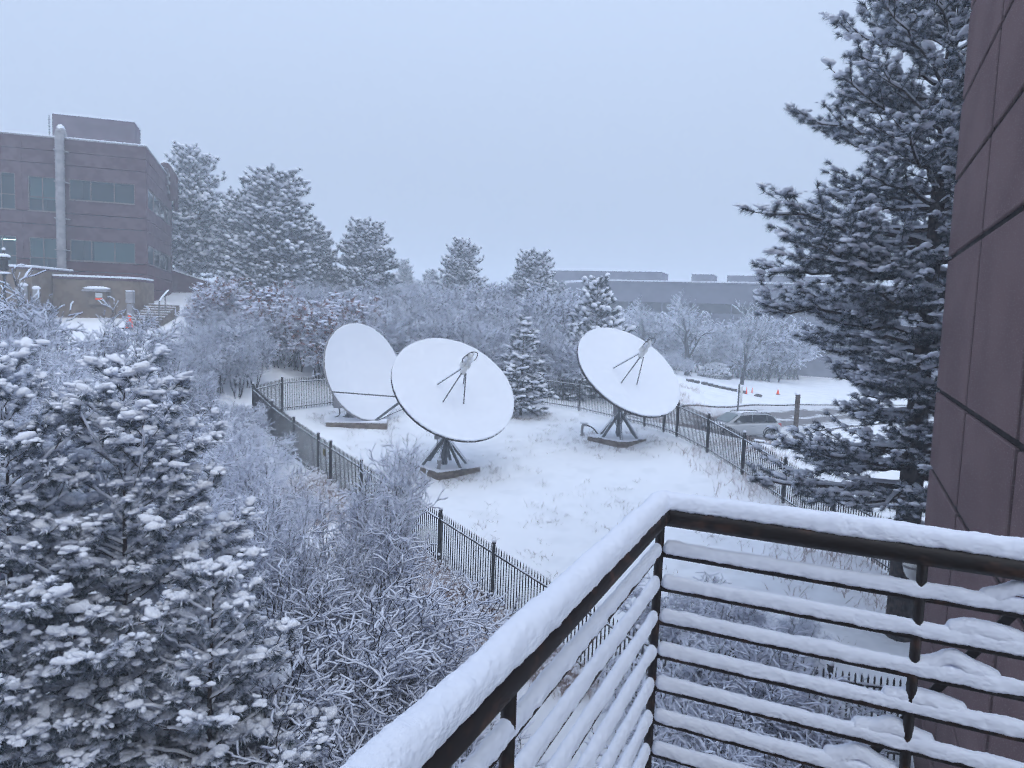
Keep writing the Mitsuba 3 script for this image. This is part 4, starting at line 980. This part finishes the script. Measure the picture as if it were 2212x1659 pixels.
def pine(seed, H, radius, nb, h0=.12, el=(22, -8), sub=.40, gap=.34, tuft=(30, .18, .02), clump=(.16, .10, .08), p_clump=.6, ico=1, droop=.25, frost=.45, trunk_r=.16, tw=1.0, top=.97, sides=5, jit=.22, fing=None, limb=.42, multi=0, mlev=0):
    """A snowy conifer on the origin: trunk and limbs, green needles, and snow (frosted needles and clumps)."""
    rng = np.random.default_rng(seed)
    zz = np.linspace(-.3, H * .985, 14); tx = np.cumsum(rng.normal(0, .02 * H / 14, (14, 2)), 0) * np.linspace(0, 1, 14)[:, None]
    trunk = np.c_[tx, zz]
    wood = [tubes(trunk[None], (np.linspace(1, .06, 14) * trunk_r)[None], 10)]
    strips = []
    TP, TD = [], []
    h = np.linspace(h0, top, nb) + rng.normal(0, .012, nb)
    for i in range(nb):
        hf = float(np.clip(h[i], h0 * .8, .985)); z = hf * H
        az = i * 2.399 + rng.normal(0, .35)
        L = radius(hf) * H * rng.uniform(.64, 1.13)
        e = math.radians(el[1] + (el[0] - el[1]) * hf + rng.normal(0, 6))
        t = np.linspace(0, 1, 8)
        az_t = az + rng.normal(0, .12) * t
        r = L * t
        o = np.array([np.interp(z, zz, trunk[:, 0]), np.interp(z, zz, trunk[:, 1]), z])
        B = o + np.stack([np.cos(az_t) * r, np.sin(az_t) * r, L * (math.tan(e) * t - droop * t**2 + droop * .75 * t**3)], 1) + np.r_[np.zeros((1, 3)), rng.normal(0, .016 * L, (7, 3))]
        R = np.linspace(1, .22, 8) * max(.012 * tw, trunk_r * limb * (1 - hf) ** .6 * (L / (radius(.3) * H)) ** .5)
        wood.append(tubes(B[None], R[None], sides)); strips.append((B, R))
        ns = max(2, int(L / (gap * 1.05)))
        st = np.linspace(.22, .97, ns) + rng.normal(0, .02, ns)
        st = np.clip(st, .15, .98)
        bi = np.stack([np.interp(st, t, B[:, c]) for c in range(3)], 1)
        bt = nrm(np.stack([np.interp(st, t, np.gradient(B[:, c])) for c in range(3)], 1))
        sgn = np.where(np.arange(ns) % 2, 1, -1)
        a = np.radians(rng.uniform(30, 62, ns)) * sgn
        d = np.stack([bt[:, 0] * np.cos(a) - bt[:, 1] * np.sin(a), bt[:, 0] * np.sin(a) + bt[:, 1] * np.cos(a), bt[:, 2] + rng.normal(.05, .18, ns)], 1); d = nrm(d)
        sl = np.minimum(sub * L * (1.2 - st), 1.5) * rng.uniform(.6, 1.15, ns) + gap * .4
        q = np.linspace(0, 1, 4)
        S = bi[:, None] + d[:, None] * (sl[:, None] * q)[..., None] + UP * (sl[:, None] * (.16 * q**2))[..., None]
        wood.append(tubes(S, np.linspace(1, .5, 4)[None] * np.full((ns, 1), .009 * tw), 3))
        for j in range(ns):
            m = max(1, int(round(sl[j] / gap)))
            f = (np.arange(m) + 1) / m
            TP.append(bi[j] + d[j] * (sl[j] * f)[:, None] + UP * (sl[j] * .16 * f**2)[:, None] + rng.normal(0, gap * .16, (m, 3)))
            dd = nrm(d[j] + UP * .28 + rng.normal(0, .28, (m, 3))); TD.append(dd)
        TP.append(B[-1:] + 0); TD.append(nrm(B[-1:] - B[-2:-1] + UP * .2 * np.linalg.norm(B[-1] - B[-2])))
    TP.append(trunk[-1:]); TD.append(UP[None] + 0)
    TP, TD = np.vstack(TP), np.vstack(TD)
    cnt, ln, w = tuft
    v, e = needles(rng, TP, TD, cnt, ln, w)
    fr = rng.random(len(v)) < np.clip(frost * (.55 + 1.1 * e[:, 2]), 0, .95)
    idx = lambda vv: (vv.reshape(-1, 3), np.arange(len(vv) * 3).reshape(-1, 3))
    green, white = idx(v[~fr]), idx(v[fr])
    pick = rng.random(len(TP)) < p_clump
    C = TP[pick] + TD[pick] * (ln * .35) + UP * (clump[2] * .55)
    n = len(C); sc = rng.uniform(.5, 1.25, (n, 1)) * np.array(clump) * rng.uniform(.8, 1.2, (n, 3))
    bl = blobs(C, sc, np.arctan2(TD[pick, 1], TD[pick, 0]), ico, jit, rng, np.clip(TD[pick, 2], -.3, .5) * .7)
    SB = snow_strips(np.stack([b for b, _ in strips]), np.stack([r for _, r in strips]), .03 * tw + .01, 4, .25)
    sn = [bl, SB]
    if multi:
        for q in range(multi):
            o = rng.normal(size=(n, 3)) * np.array(clump) * np.array([1.0, 1.0, .45]) * .95
            sn.append(blobs(C + o, sc * rng.uniform(.40, .80, (n, 3)), rng.random(n) * 6, mlev, .24, rng))
    if fing:
        pf = rng.random(len(TP)) < fing[3]
        sn.append(fingers(rng, TP[pf] + UP * fing[2] * .4, TD[pf], fing[0], fing[1], fing[2]))
    return cat(*wood), green, white, cat(*sn)


def pine_parts(w, g, f, s):
    return dict(trunk=ply(w, 'pine_bark_mat', True), needles=ply(g, 'needle_mat'), frosted_needles=ply(f, 'frost_mat'), snow=ply(s, 'snow_mat', True))


def prof(*p):
    x, y = np.array(p).T
    return lambda h: float(np.interp(h, x, y))


ROUND = prof((0, .12), (.1, .21), (.3, .27), (.55, .25), (.75, .19), (.9, .115), (.97, .06), (1, .03))
for i in range(3):
    group_of(f'pine_far_{i}', **pine_parts(*pine(200 + i, 12.0, ROUND, 165, .12, (44, -6), .6, .37, (30, .30, .05), (.185, .16, .145), .86, 1, .20, .12, .22, 2.0, jit=.22, limb=.3)))
SMALL = prof((0, .20), (.2, .30), (.5, .24), (.8, .13), (.95, .06), (1, .03))
group_of('pine_small_0', **pine_parts(*pine(210, 6.0, SMALL, 95, .06, (36, -4), .5, .28, (30, .23, .036), (.155, .13, .115), .74, 1, .22, .10, .12, 1.5, jit=.22)))
for gid, px, D, y, H0, w, lab in (('pine_far_0', 412, 68.5, 328, 12, 1.0, 'tall snow covered pine right behind the brick office building'), ('pine_far_1', 592, 58, 376, 12, 1.22, 'broad snow covered pine with a ragged top in the middle of the left group'),
                             ('pine_far_2', 522, 66, 420, 12, 1.1, 'pine half hidden behind the broad one on its left side'), ('pine_far_2', 690, 62, 505, 12, .85, 'lower pine at the right shoulder of the broad one'), ('pine_far_1', 786, 62, 482, 12, 1.15, 'rounded snow covered pine standing alone right of the tall group'),
                             ('pine_far_2', 868, 84, 566, 12, .8, 'small pine faded by fog, left of two'), ('pine_far_0', 925, 88, 586, 12, .9, 'smallest pine faded by fog, right of two'), ('pine_far_0', 990, 66, 524, 12, .95, 'snow covered pine above the thicket behind the middle dish'),
                             ('pine_far_1', 1146, 62, 548, 12, 1.0, 'dark snowy pine in front of the left end of the slate building'), ('pine_far_0', 1195, 60, 615, 12, .8, 'low pine leaning out at the right of the dark snowy one'),
                             ('pine_small_0', 1285, 46, 606, 6, .95, 'young snowy pine rising behind the top of the right dish'), ('pine_small_0', 1240, 44, 705, 6, .95, 'low pine at the back fence left of the right dish')):
    p = at(px, 800, D); z = float(gz(p[0], p[1])) - .2; s = float((at(px, y, D)[2] - z) / H0)
    place('pine_tree', gid, lab, 'pine tree', None, (p[0], p[1], z), rs.random() * 6.28, (s * w * (min(1, 12 / (H0 * s)) if H0 > 10 else 1), s * w, s))
FIR = prof((0, .30), (.12, .33), (.35, .26), (.6, .17), (.85, .07), (1, .02))
m = pine(220, 4.9, FIR, 84, .10, (16, -16), .5, .18, (36, .16, .024), (.17, .12, .075), .52, 1, .16, .10, .09, 1.1, fing=(4, .15, .045, .5))
p = at(1128, 800, 36.4); z0 = float(gz(p[0], p[1]))
kf = thing('spruce_tree', 'small snow laden spruce inside the yard between the middle and right dishes', 'spruce tree')
for nm, mm, mt, sm in zip(('trunk', 'needles', 'frosted_needles', 'snow'), m, ('pine_bark_mat', 'needle_mat', 'frost_mat', 'snow_mat'), (True, False, False, True)):
    put(nm, move(mm, (p[0], p[1], z0)), mt, kf, smooth=sm)
# the tall pine at the corner of the building
BIG = prof((0, .10), (.08, .16), (.2, .175), (.25, .18), (.285, .13), (.36, .135), (.42, .19), (.5, .235), (.58, .175), (.66, .15), (.76, .125), (.87, .09), (1, .03))
tb = np.array([9.75, 17.65, -7.75]); tb[2] = float(gz(tb[0], tb[1])) - .1
m = pine(231, 18.5, BIG, 172, .185, (33, -10), .62, .215, (58, .185, .0145), (.125, .085, .055), .50, 1, .22, .36, .34, 1.7, sides=7, jit=.28, fing=(8, .14, .023, .8), limb=.24, multi=2)
kp = thing('tall_pine', 'tall dark snowy pine with bare trunk beside the corner of the aggregate wall', 'pine tree')
for nm, mm, mt, sm in zip(('trunk', 'needles', 'frosted_needles', 'snow'), m, ('pine_bark_mat', 'needle_mat', 'frost_mat', 'snow_mat'), (True, False, False, True)):
    put(nm, move(mm, tb), mt, kp, smooth=sm)
# the near pines below the balcony
NEAR = prof((0, .22), (.2, .33), (.45, .27), (.65, .19), (.85, .11), (.95, .06), (1, .03))
for seed, px, D, y, Hs, lab in ((240, 262, 9.4, 795, 6.9, 'near snow laden pine in the lower left with a single pointed top'), (241, 14, 8.8, 800, 6.8, 'near snow laden pine cut by the left edge of the picture'), (242, 452, 8.6, 1230, 4.4, 'low near pine with heavy white clumps at the right of the pointed one')):
    p = at(px, 900, D); z = float(gz(p[0], p[1])) - .1; H = float(at(px, y, D)[2] - z)
    m = pine(seed, H, NEAR, int(12 * H), .08, (46, 2), .58, .18, (110, .165, .0075), (.092, .076, .056), .80, 1, .14, .47, .075, .95, jit=.24, fing=(14, .130, .022, .9), multi=4)
    k = thing('near_pine', lab, 'pine tree')
    for nm, mm, mt, sm in zip(('trunk', 'needles', 'frosted_needles', 'snow'), m, ('pine_bark_mat', 'needle_mat', 'frost_mat', 'snow_mat'), (True, False, False, True)):
        put(nm, move(mm, (p[0], p[1], z)), mt, k, smooth=sm)


# ------------------------------------------------------------------ dry grass
def grass(rng, C, n, h, w, spread, lean=.5):
    p = np.repeat(C, n, 0); m = len(p)
    p = p + np.c_[rng.normal(0, spread, (m, 2)), np.zeros(m)]
    p[:, 2] = gz(p[:, 0], p[:, 1]) - .02
    d = nrm(np.c_[rng.normal(0, lean, (m, 2)), np.ones(m)]); L = h * rng.uniform(.4, 1.2, m)[:, None]
    s = nrm(np.cross(d, nrm(rng.normal(size=(m, 3))))) * w
    mid = p + d * L * .6; tip = mid + nrm(d + np.c_[rng.normal(0, .5, (m, 2)), -.3 * np.ones(m)]) * L * .4
    v = np.stack([p - s, p + s, mid + s * .7, mid - s * .7, tip], 1).reshape(-1, 3); i = np.arange(m)[:, None] * 5
    return v, np.vstack([np.hstack([i, i + 1, i + 2]), np.hstack([i, i + 2, i + 3]), np.hstack([i + 3, i + 2, i + 4])]), mid, tip


rg = np.random.default_rng(12)
lf = np.array(LF)
t = rg.uniform(3.2, 9.6, 420); base = np.stack([np.interp(t, np.arange(11), lf[:, 0]), np.interp(t, np.arange(11), lf[:, 1])], 1)
nrm2 = nrm(np.array([-(lf[-1] - lf[0])[1], (lf[-1] - lf[0])[0]])) * -1
nrm2 = nrm2 if nrm2[0] < 0 else -nrm2
C = np.c_[base + nrm2 * (rg.gamma(1.6, .45, 420))[:, None], np.zeros(420)]
v, f, mid, tip = grass(rg, C, 22, .55, .006, .16)
gk = put('fence_grass', (v, f), 'dry_grass_mat', kind='stuff', label='pinkish dry grass matted along the outside of the left fence', cat='grass')
pk = rg.random(len(tip)) < .5
put('snow', blobs((mid * .4 + tip * .6)[pk], rg.uniform(.018, .05, (pk.sum(), 3)), rg.random(pk.sum()) * 6, 0, .2, rg), 'snow_mat', gk)
# sparse stalks standing out of the snow of the yard, denser round the pads and tree
C = np.c_[rg.uniform(-7, 9, 900), rg.uniform(16, 37, 900), np.zeros(900)]
inside = (C[:, 0] > np.interp(C[:, 1], lf[::-1, 1], lf[::-1, 0]) + .3) & (C[:, 0] < np.interp(C[:, 1], [18, 33], [11.6, 7]) - .2)
C = C[inside & (meshkit.fbm(C / 2.2, 3, 8) > .47)]
for c, n, s in ((b2, 60, 1.25), (b3, 50, 1.3), (b1 + [.3, 0, 0], 60, 1.4), (np.array([p_ for p_ in at(1140, 800, 36.2)]), 80, .8)):
    a = rg.random(n) * 6.28; C = np.vstack([C, np.c_[c[0] + np.cos(a) * s * rg.uniform(.95, 1.5, n), c[1] + np.sin(a) * s * rg.uniform(.95, 1.4, n), np.zeros(n)]])
v, f, mid, tip = grass(rg, C, 8, .22, .006, .13, .8)
put('yard_grass', (v, f), 'dry_stalk_mat', kind='stuff', label='sparse dry stalks poking out of the snow in the yard', cat='grass')
C = np.c_[rg.uniform(8, 15, 260), rg.uniform(38, 60, 260), np.zeros(260)]
C = C[meshkit.fbm(C / 3, 3, 4) > .5]
C = np.vstack([C, np.c_[np.interp(rg.uniform(0, 6, 120), np.arange(7), [7.4, 8.1, 8.9, 9.6, 10.4, 11.1, 11.8]) + rg.normal(0, .3, 120), rg.uniform(19, 33, 120), np.zeros(120)]])
v, f, mid, tip = grass(rg, C, 14, .5, .010, .3)
put('bank_grass', (v, f), 'dry_grass_mat', kind='stuff', label='pale dry grass on the snowy bank beyond the right fence', cat='grass')

# ------------------------------------------------------------------ road, car, posts, rocks, markers on the right
rc = curve([(9.0, 38.5, 0), (12.5, 44.5, 0), (17.5, 50.5, 0), (23.5, 55.5, 0), (31, 59.5, 0), (45, 63, 0)], 14)
tn = nrm(np.gradient(rc, axis=0)); sd_ = np.stack([-tn[:, 1], tn[:, 0], 0 * tn[:, 0]], 1)
wv_ = np.linspace(-3.6, 3.6, 19)
RX = rc[:, None, 0] + sd_[:, None, 0] * wv_; RY = rc[:, None, 1] + sd_[:, None, 1] * wv_
V, Fq = ngrid(RX, RY, gz(RX, RY) + .03)
uvr = np.stack(np.meshgrid(np.linspace(0, 1, len(rc)), np.linspace(0, 1, 19), indexing='ij'), -1).reshape(-1, 2)
put('road', (V, Fq), 'road_mat', smooth=True, uv=uvr, kind='structure', label='slushy curving road with grey tyre tracks')
for nm, off_ in (('kerb', 3.75), ('kerb', -3.75)):
    c = rc + sd_ * off_; z = gz(c[:, 0], c[:, 1])
    k = put(nm, tubes(np.c_[c[:, :2], z + .03][None], .09, 6, True), 'rock_mat', kind='structure', label='low kerb along the slushy road')
    put('snow_cap', tubes(np.c_[c[:, :2], z + .12][None], .075, 6, True), 'snow_mat', k, smooth=True)

car = thing('parked_car', 'silver estate car with black roof rails parked beyond the right fence', 'car')
cp = at(1598, 930, 43.4); cz = float(gz(cp[0], cp[1])) + .02; CY = math.radians(197)
cf, cl = np.array([math.cos(CY), math.sin(CY), 0]), np.array([-math.sin(CY), math.cos(CY), 0])


def cpt(x, y, z):
    return np.array([cp[0], cp[1], cz]) + cf * x + cl * y + UP * z


def cmesh(v, f):
    v = np.asarray(v, float)
    return v @ np.stack([cf, cl, UP]) + np.array([cp[0], cp[1], cz]), np.asarray(f)


def loft(secs):
    """Rounded box sections (x, half width, z0, z1, corner) from tail to nose."""
    rings = []
    for x, w, z0, z1, c in secs:
        a = np.linspace(0, 2 * np.pi, 28, endpoint=False)
        X, Z = np.cos(a), np.sin(a); X = np.sign(X) * np.abs(X) ** c; Z = np.sign(Z) * np.abs(Z) ** c
        rings.append(np.c_[np.full(28, x), X * w, (z0 + z1) / 2 + Z * (z1 - z0) / 2])
    n = len(rings); v = np.vstack(rings + [rings[0].mean(0)[None], rings[-1].mean(0)[None]])
    i, j = np.meshgrid(np.arange(n - 1), np.arange(28), indexing='ij')
    q = np.stack([i * 28 + j, (i + 1) * 28 + j, (i + 1) * 28 + (j + 1) % 28, i * 28 + (j + 1) % 28], -1).reshape(-1, 4)
    f = np.vstack([q[:, [0, 1, 2]], q[:, [0, 2, 3]]] + [[[n * 28, j2, (j2 + 1) % 28]] for j2 in range(28)] + [[[n * 28 + 1, (n - 1) * 28 + (j2 + 1) % 28, (n - 1) * 28 + j2]] for j2 in range(28)])
    return v, f


body = put('body', cmesh(*loft([(-2.28, .70, .42, .86, .5), (-2.22, .82, .34, .98, .4), (-1.9, .88, .25, 1.0, .35), (-1.0, .90, .22, .99, .32), (.3, .90, .22, .97, .32), (1.0, .90, .22, .95, .34), (1.6, .88, .23, .90, .38), (2.05, .82, .26, .82, .42), (2.25, .72, .34, .70, .5)])), 'car_paint_mat', car, smooth=40)
put('cabin', cmesh(*loft([(-2.18, .60, .88, 1.0, .4), (-1.95, .66, .88, 1.30, .4), (-1.55, .68, .88, 1.44, .35), (-.6, .70, .88, 1.50, .34), (.2, .69, .88, 1.49, .34), (.55, .68, .88, 1.40, .36), (1.0, .72, .88, 1.12, .4), (1.3, .74, .86, .95, .5)])), 'car_paint_mat', car, smooth=40)


def quad_slab(pts, th=.02):
    p = np.asarray(pts, float); nn = nrm(np.cross(p[1] - p[0], p[2] - p[0])); n_ = len(p)
    v = np.vstack([p + nn * th, p - nn * .06]); f = [[0, i, i + 1] for i in range(1, n_ - 1)] + [[n_, n_ + i + 1, n_ + i] for i in range(1, n_ - 1)] + [x for i in range(n_) for x in ([i, n_ + i, n_ + (i + 1) % n_], [i, n_ + (i + 1) % n_, (i + 1) % n_])]
    return v, f


put('windscreen', cmesh(*quad_slab([(1.22, .62, .97), (.56, .55, 1.41), (.56, -.55, 1.41), (1.22, -.62, .97)][::-1], .03)), 'windscreen_mat', car)
for s in (1, -1):
    for x0, x1, x2, x3 in ((.98, .42, -.30, -.30), (-.36, -.36, -1.22, -1.22), (-1.28, -1.28, -1.72, -2.0)):
        zt0, zt1 = (1.40 if x1 > 0 else 1.43), (1.43 if x2 > -1.5 else 1.33)
        pts = [(x0, .725 * s, 1.0), (x1, .665 * s, zt0), (x2, .665 * s, zt1), (x3, .73 * s, 1.0)]
        put('side_window', cmesh(*quad_slab(pts if s < 0 else pts[::-1], .035)), 'dark_glass_mat', car)
    rl_ = put('roof_rail', tube([cpt(.35, .58 * s, 1.47), cpt(.2, .58 * s, 1.55), cpt(-1.4, .58 * s, 1.54), cpt(-1.6, .58 * s, 1.45)], .025, 8), 'rubber_mat', car, smooth=50)
    put('mirror', frame_box(cpt(.78, .80 * s, .98), cf * -.12, cl * .2 * s, UP * .15, .03), 'car_paint_mat', car)
    hl = put('headlight', cmesh(*loft([(1.78, .09, .62, .80, .6), (2.10, .13, .60, .76, .6), (2.19, .08, .60, .70, .6)])), 'dark_glass_mat', car, smooth=40)
    d_ = dict(scene[hl]); scene[hl] = d_; d_['to_world'] = T().translate((cl * .60 * s).tolist())
    tl = put('tail_light', frame_box(cpt(-2.27, .55 * s, .72), cf * .25, cl * .27 * s, UP * .22, .03), 'red_lens_mat', car)
    put('door_handle', frame_box(cpt(-.15, .895 * s, .80), cf * -.18, cl * .025 * s, UP * .03, .01), 'alloy_mat', car)
    put('door_handle', frame_box(cpt(-1.1, .895 * s, .80), cf * -.18, cl * .025 * s, UP * .03, .01), 'alloy_mat', car)
    put('wheel_arch', cat(*[tube([cpt(wx + .40 * math.cos(q), .895 * s, .34 + .40 * math.sin(q)), cpt(wx + .40 * math.cos(q + .35), .895 * s, .34 + .40 * math.sin(q + .35))], .03, 6) for wx in (1.38, -1.38) for q in np.arange(0, 3.0, .35)]), 'rubber_mat', car, kind='stuff')
    for wx in (1.38, -1.38):
        o = cpt(wx, .80 * s, .33); A = cl * s
        ring = [(0, -.10), (.30, -.10), (.335, -.06), (.335, .06), (.30, .115), (.225, .115), (.21, .09), (0, .09)]
        lv, lf_ = lathe(ring, 28); M = np.stack([cf, UP, A]) if s < 0 else np.stack([UP, cf, A])
        W = put('wheel', (lv @ M + o, lf_), 'rubber_mat', car, smooth=30)
        sp = []
        for q in range(7):
            g = q * 2 * np.pi / 7; dd = cf * math.cos(g) + UP * math.sin(g); pp = np.cross(dd, A)
            sp.append(frame_box(o + A * .092 + dd * .03 - pp * .022, dd * .185, pp * .044, A * .022))
        put('rim', cat(*sp, tubes((o + A * .11 + .215 * (np.cos(np.linspace(0, 6.2832, 25))[:, None] * cf + np.sin(np.linspace(0, 6.2832, 25))[:, None] * UP))[None], .014, 6), tube([o + A * .09, o + A * .125], .05, 12)), 'alloy_mat', W, kind='stuff')
put('grille', frame_box(cpt(2.20, -.45, .50), cf * .055, cl * .9, UP * .14, .02), 'rubber_mat', car)
put('bumper', cmesh(*loft([(1.95, .84, .20, .40, .5), (2.26, .74, .20, .42, .5), (2.33, .62, .24, .40, .6)])), 'car_paint_mat', car, smooth=40)
put('snow', cmesh(*blobs(np.array([[-.6, 0, 1.49], [1.5, 0, .90]]), np.array([[.9, .5, .035], [.4, .6, .03]]), np.zeros(2), 3, .02, np.random.default_rng(1))), 'snow_mat', car, smooth=True)

sp_ = at(1594, 880, 48.0); sz = float(gz(sp_[0], sp_[1])); stp = float(at(1597, 830, 48.0)[2])
sg = thing('sign_post', 'dark metal post carrying a white sign seen edge on behind the car', 'sign')
put('post', box(sp_[0] - .05, sp_[0] + .05, sp_[1] - .03, sp_[1] + .03, sz - .3, stp, .01), 'steel_mat', sg)
put('plate', frame_box((sp_[0] + .06, sp_[1] - .1, stp - 1.25), (.22, .25, 0), (.012, -.012, 0), (0, 0, 1.1)), 'white_mat', sg)
wp_ = at(1722, 880, 41.0); wzz = float(gz(wp_[0], wp_[1]))
wk_ = thing('wooden_post', 'thick weathered wooden post with snow on top beside the road', 'post')
put('post', tube([(wp_[0], wp_[1], wzz - .3), (wp_[0], wp_[1], float(at(1722, 852, 41.0)[2]))], .13, 12), 'wood_mat', wk_, smooth=50)
put('snow_cap', blobs(np.array([at(1722, 851, 41.0)]), np.array([[.15, .15, .12]]), np.zeros(1), 2, .06, rngq), 'snow_mat', wk_, smooth=True)
for px, D, h, lab in ((1613, 64.5, .62, 'orange road marker just right of the sign post, the taller of two'), (1625, 66, .5, 'thin orange road marker, the shorter of two right of the sign post'), (1681, 67, .48, 'orange traffic cone on the snow left of the tall pine'), (1541, 88, .9, 'thin orange stake beside the round bush')):
    p = at(px, 840, D)
    cone(float(p[0]), float(p[1]), float(gz(p[0], p[1])), h, lab, (.14 if 'cone' in lab else .07), 'cone' in lab)
rr = np.random.default_rng(21)
for px, D in ((1490, 69), (1505, 68.6), (1522, 68), (1538, 67.5), (1550, 67), (1562, 66.5), (1575, 66), (1587, 65.6), (1604, 65), (1640, 63.5)):
    p = at(px, 830, D); z = float(gz(p[0], p[1])); sx = rr.uniform(.28, .5)
    v, f = blobs(np.array([[p[0], p[1], z + .08]]), np.array([[sx, sx * .6, rr.uniform(.18, .3)]]), np.array([rr.normal(-.5, .2)]), 1, .18, rr)
    k = put('boulder', (v, f), 'rock_mat', label='dark boulder with snow on top in the row edging the snowy bank', cat='rock', group='boulders edging the bank')
    put('snow_cap', blobs(np.array([[p[0], p[1], z + .27]]), np.array([[sx * .9, sx * .55, .1]]), np.array([-.5]), 2, .08, rr), 'snow_mat', k, smooth=True)
scene['haze'] = {'type': 'cube', 'to_world': T().translate([0, 125, 3.0]).scale([310, 186, 14.5]), 'bsdf': {'type': 'null'}, 'interior': {'type': 'ref', 'id': 'haze_air'}}
labels['haze'] = {'kind': 'stuff', 'label': 'cold grey blue winter fog in the air'}
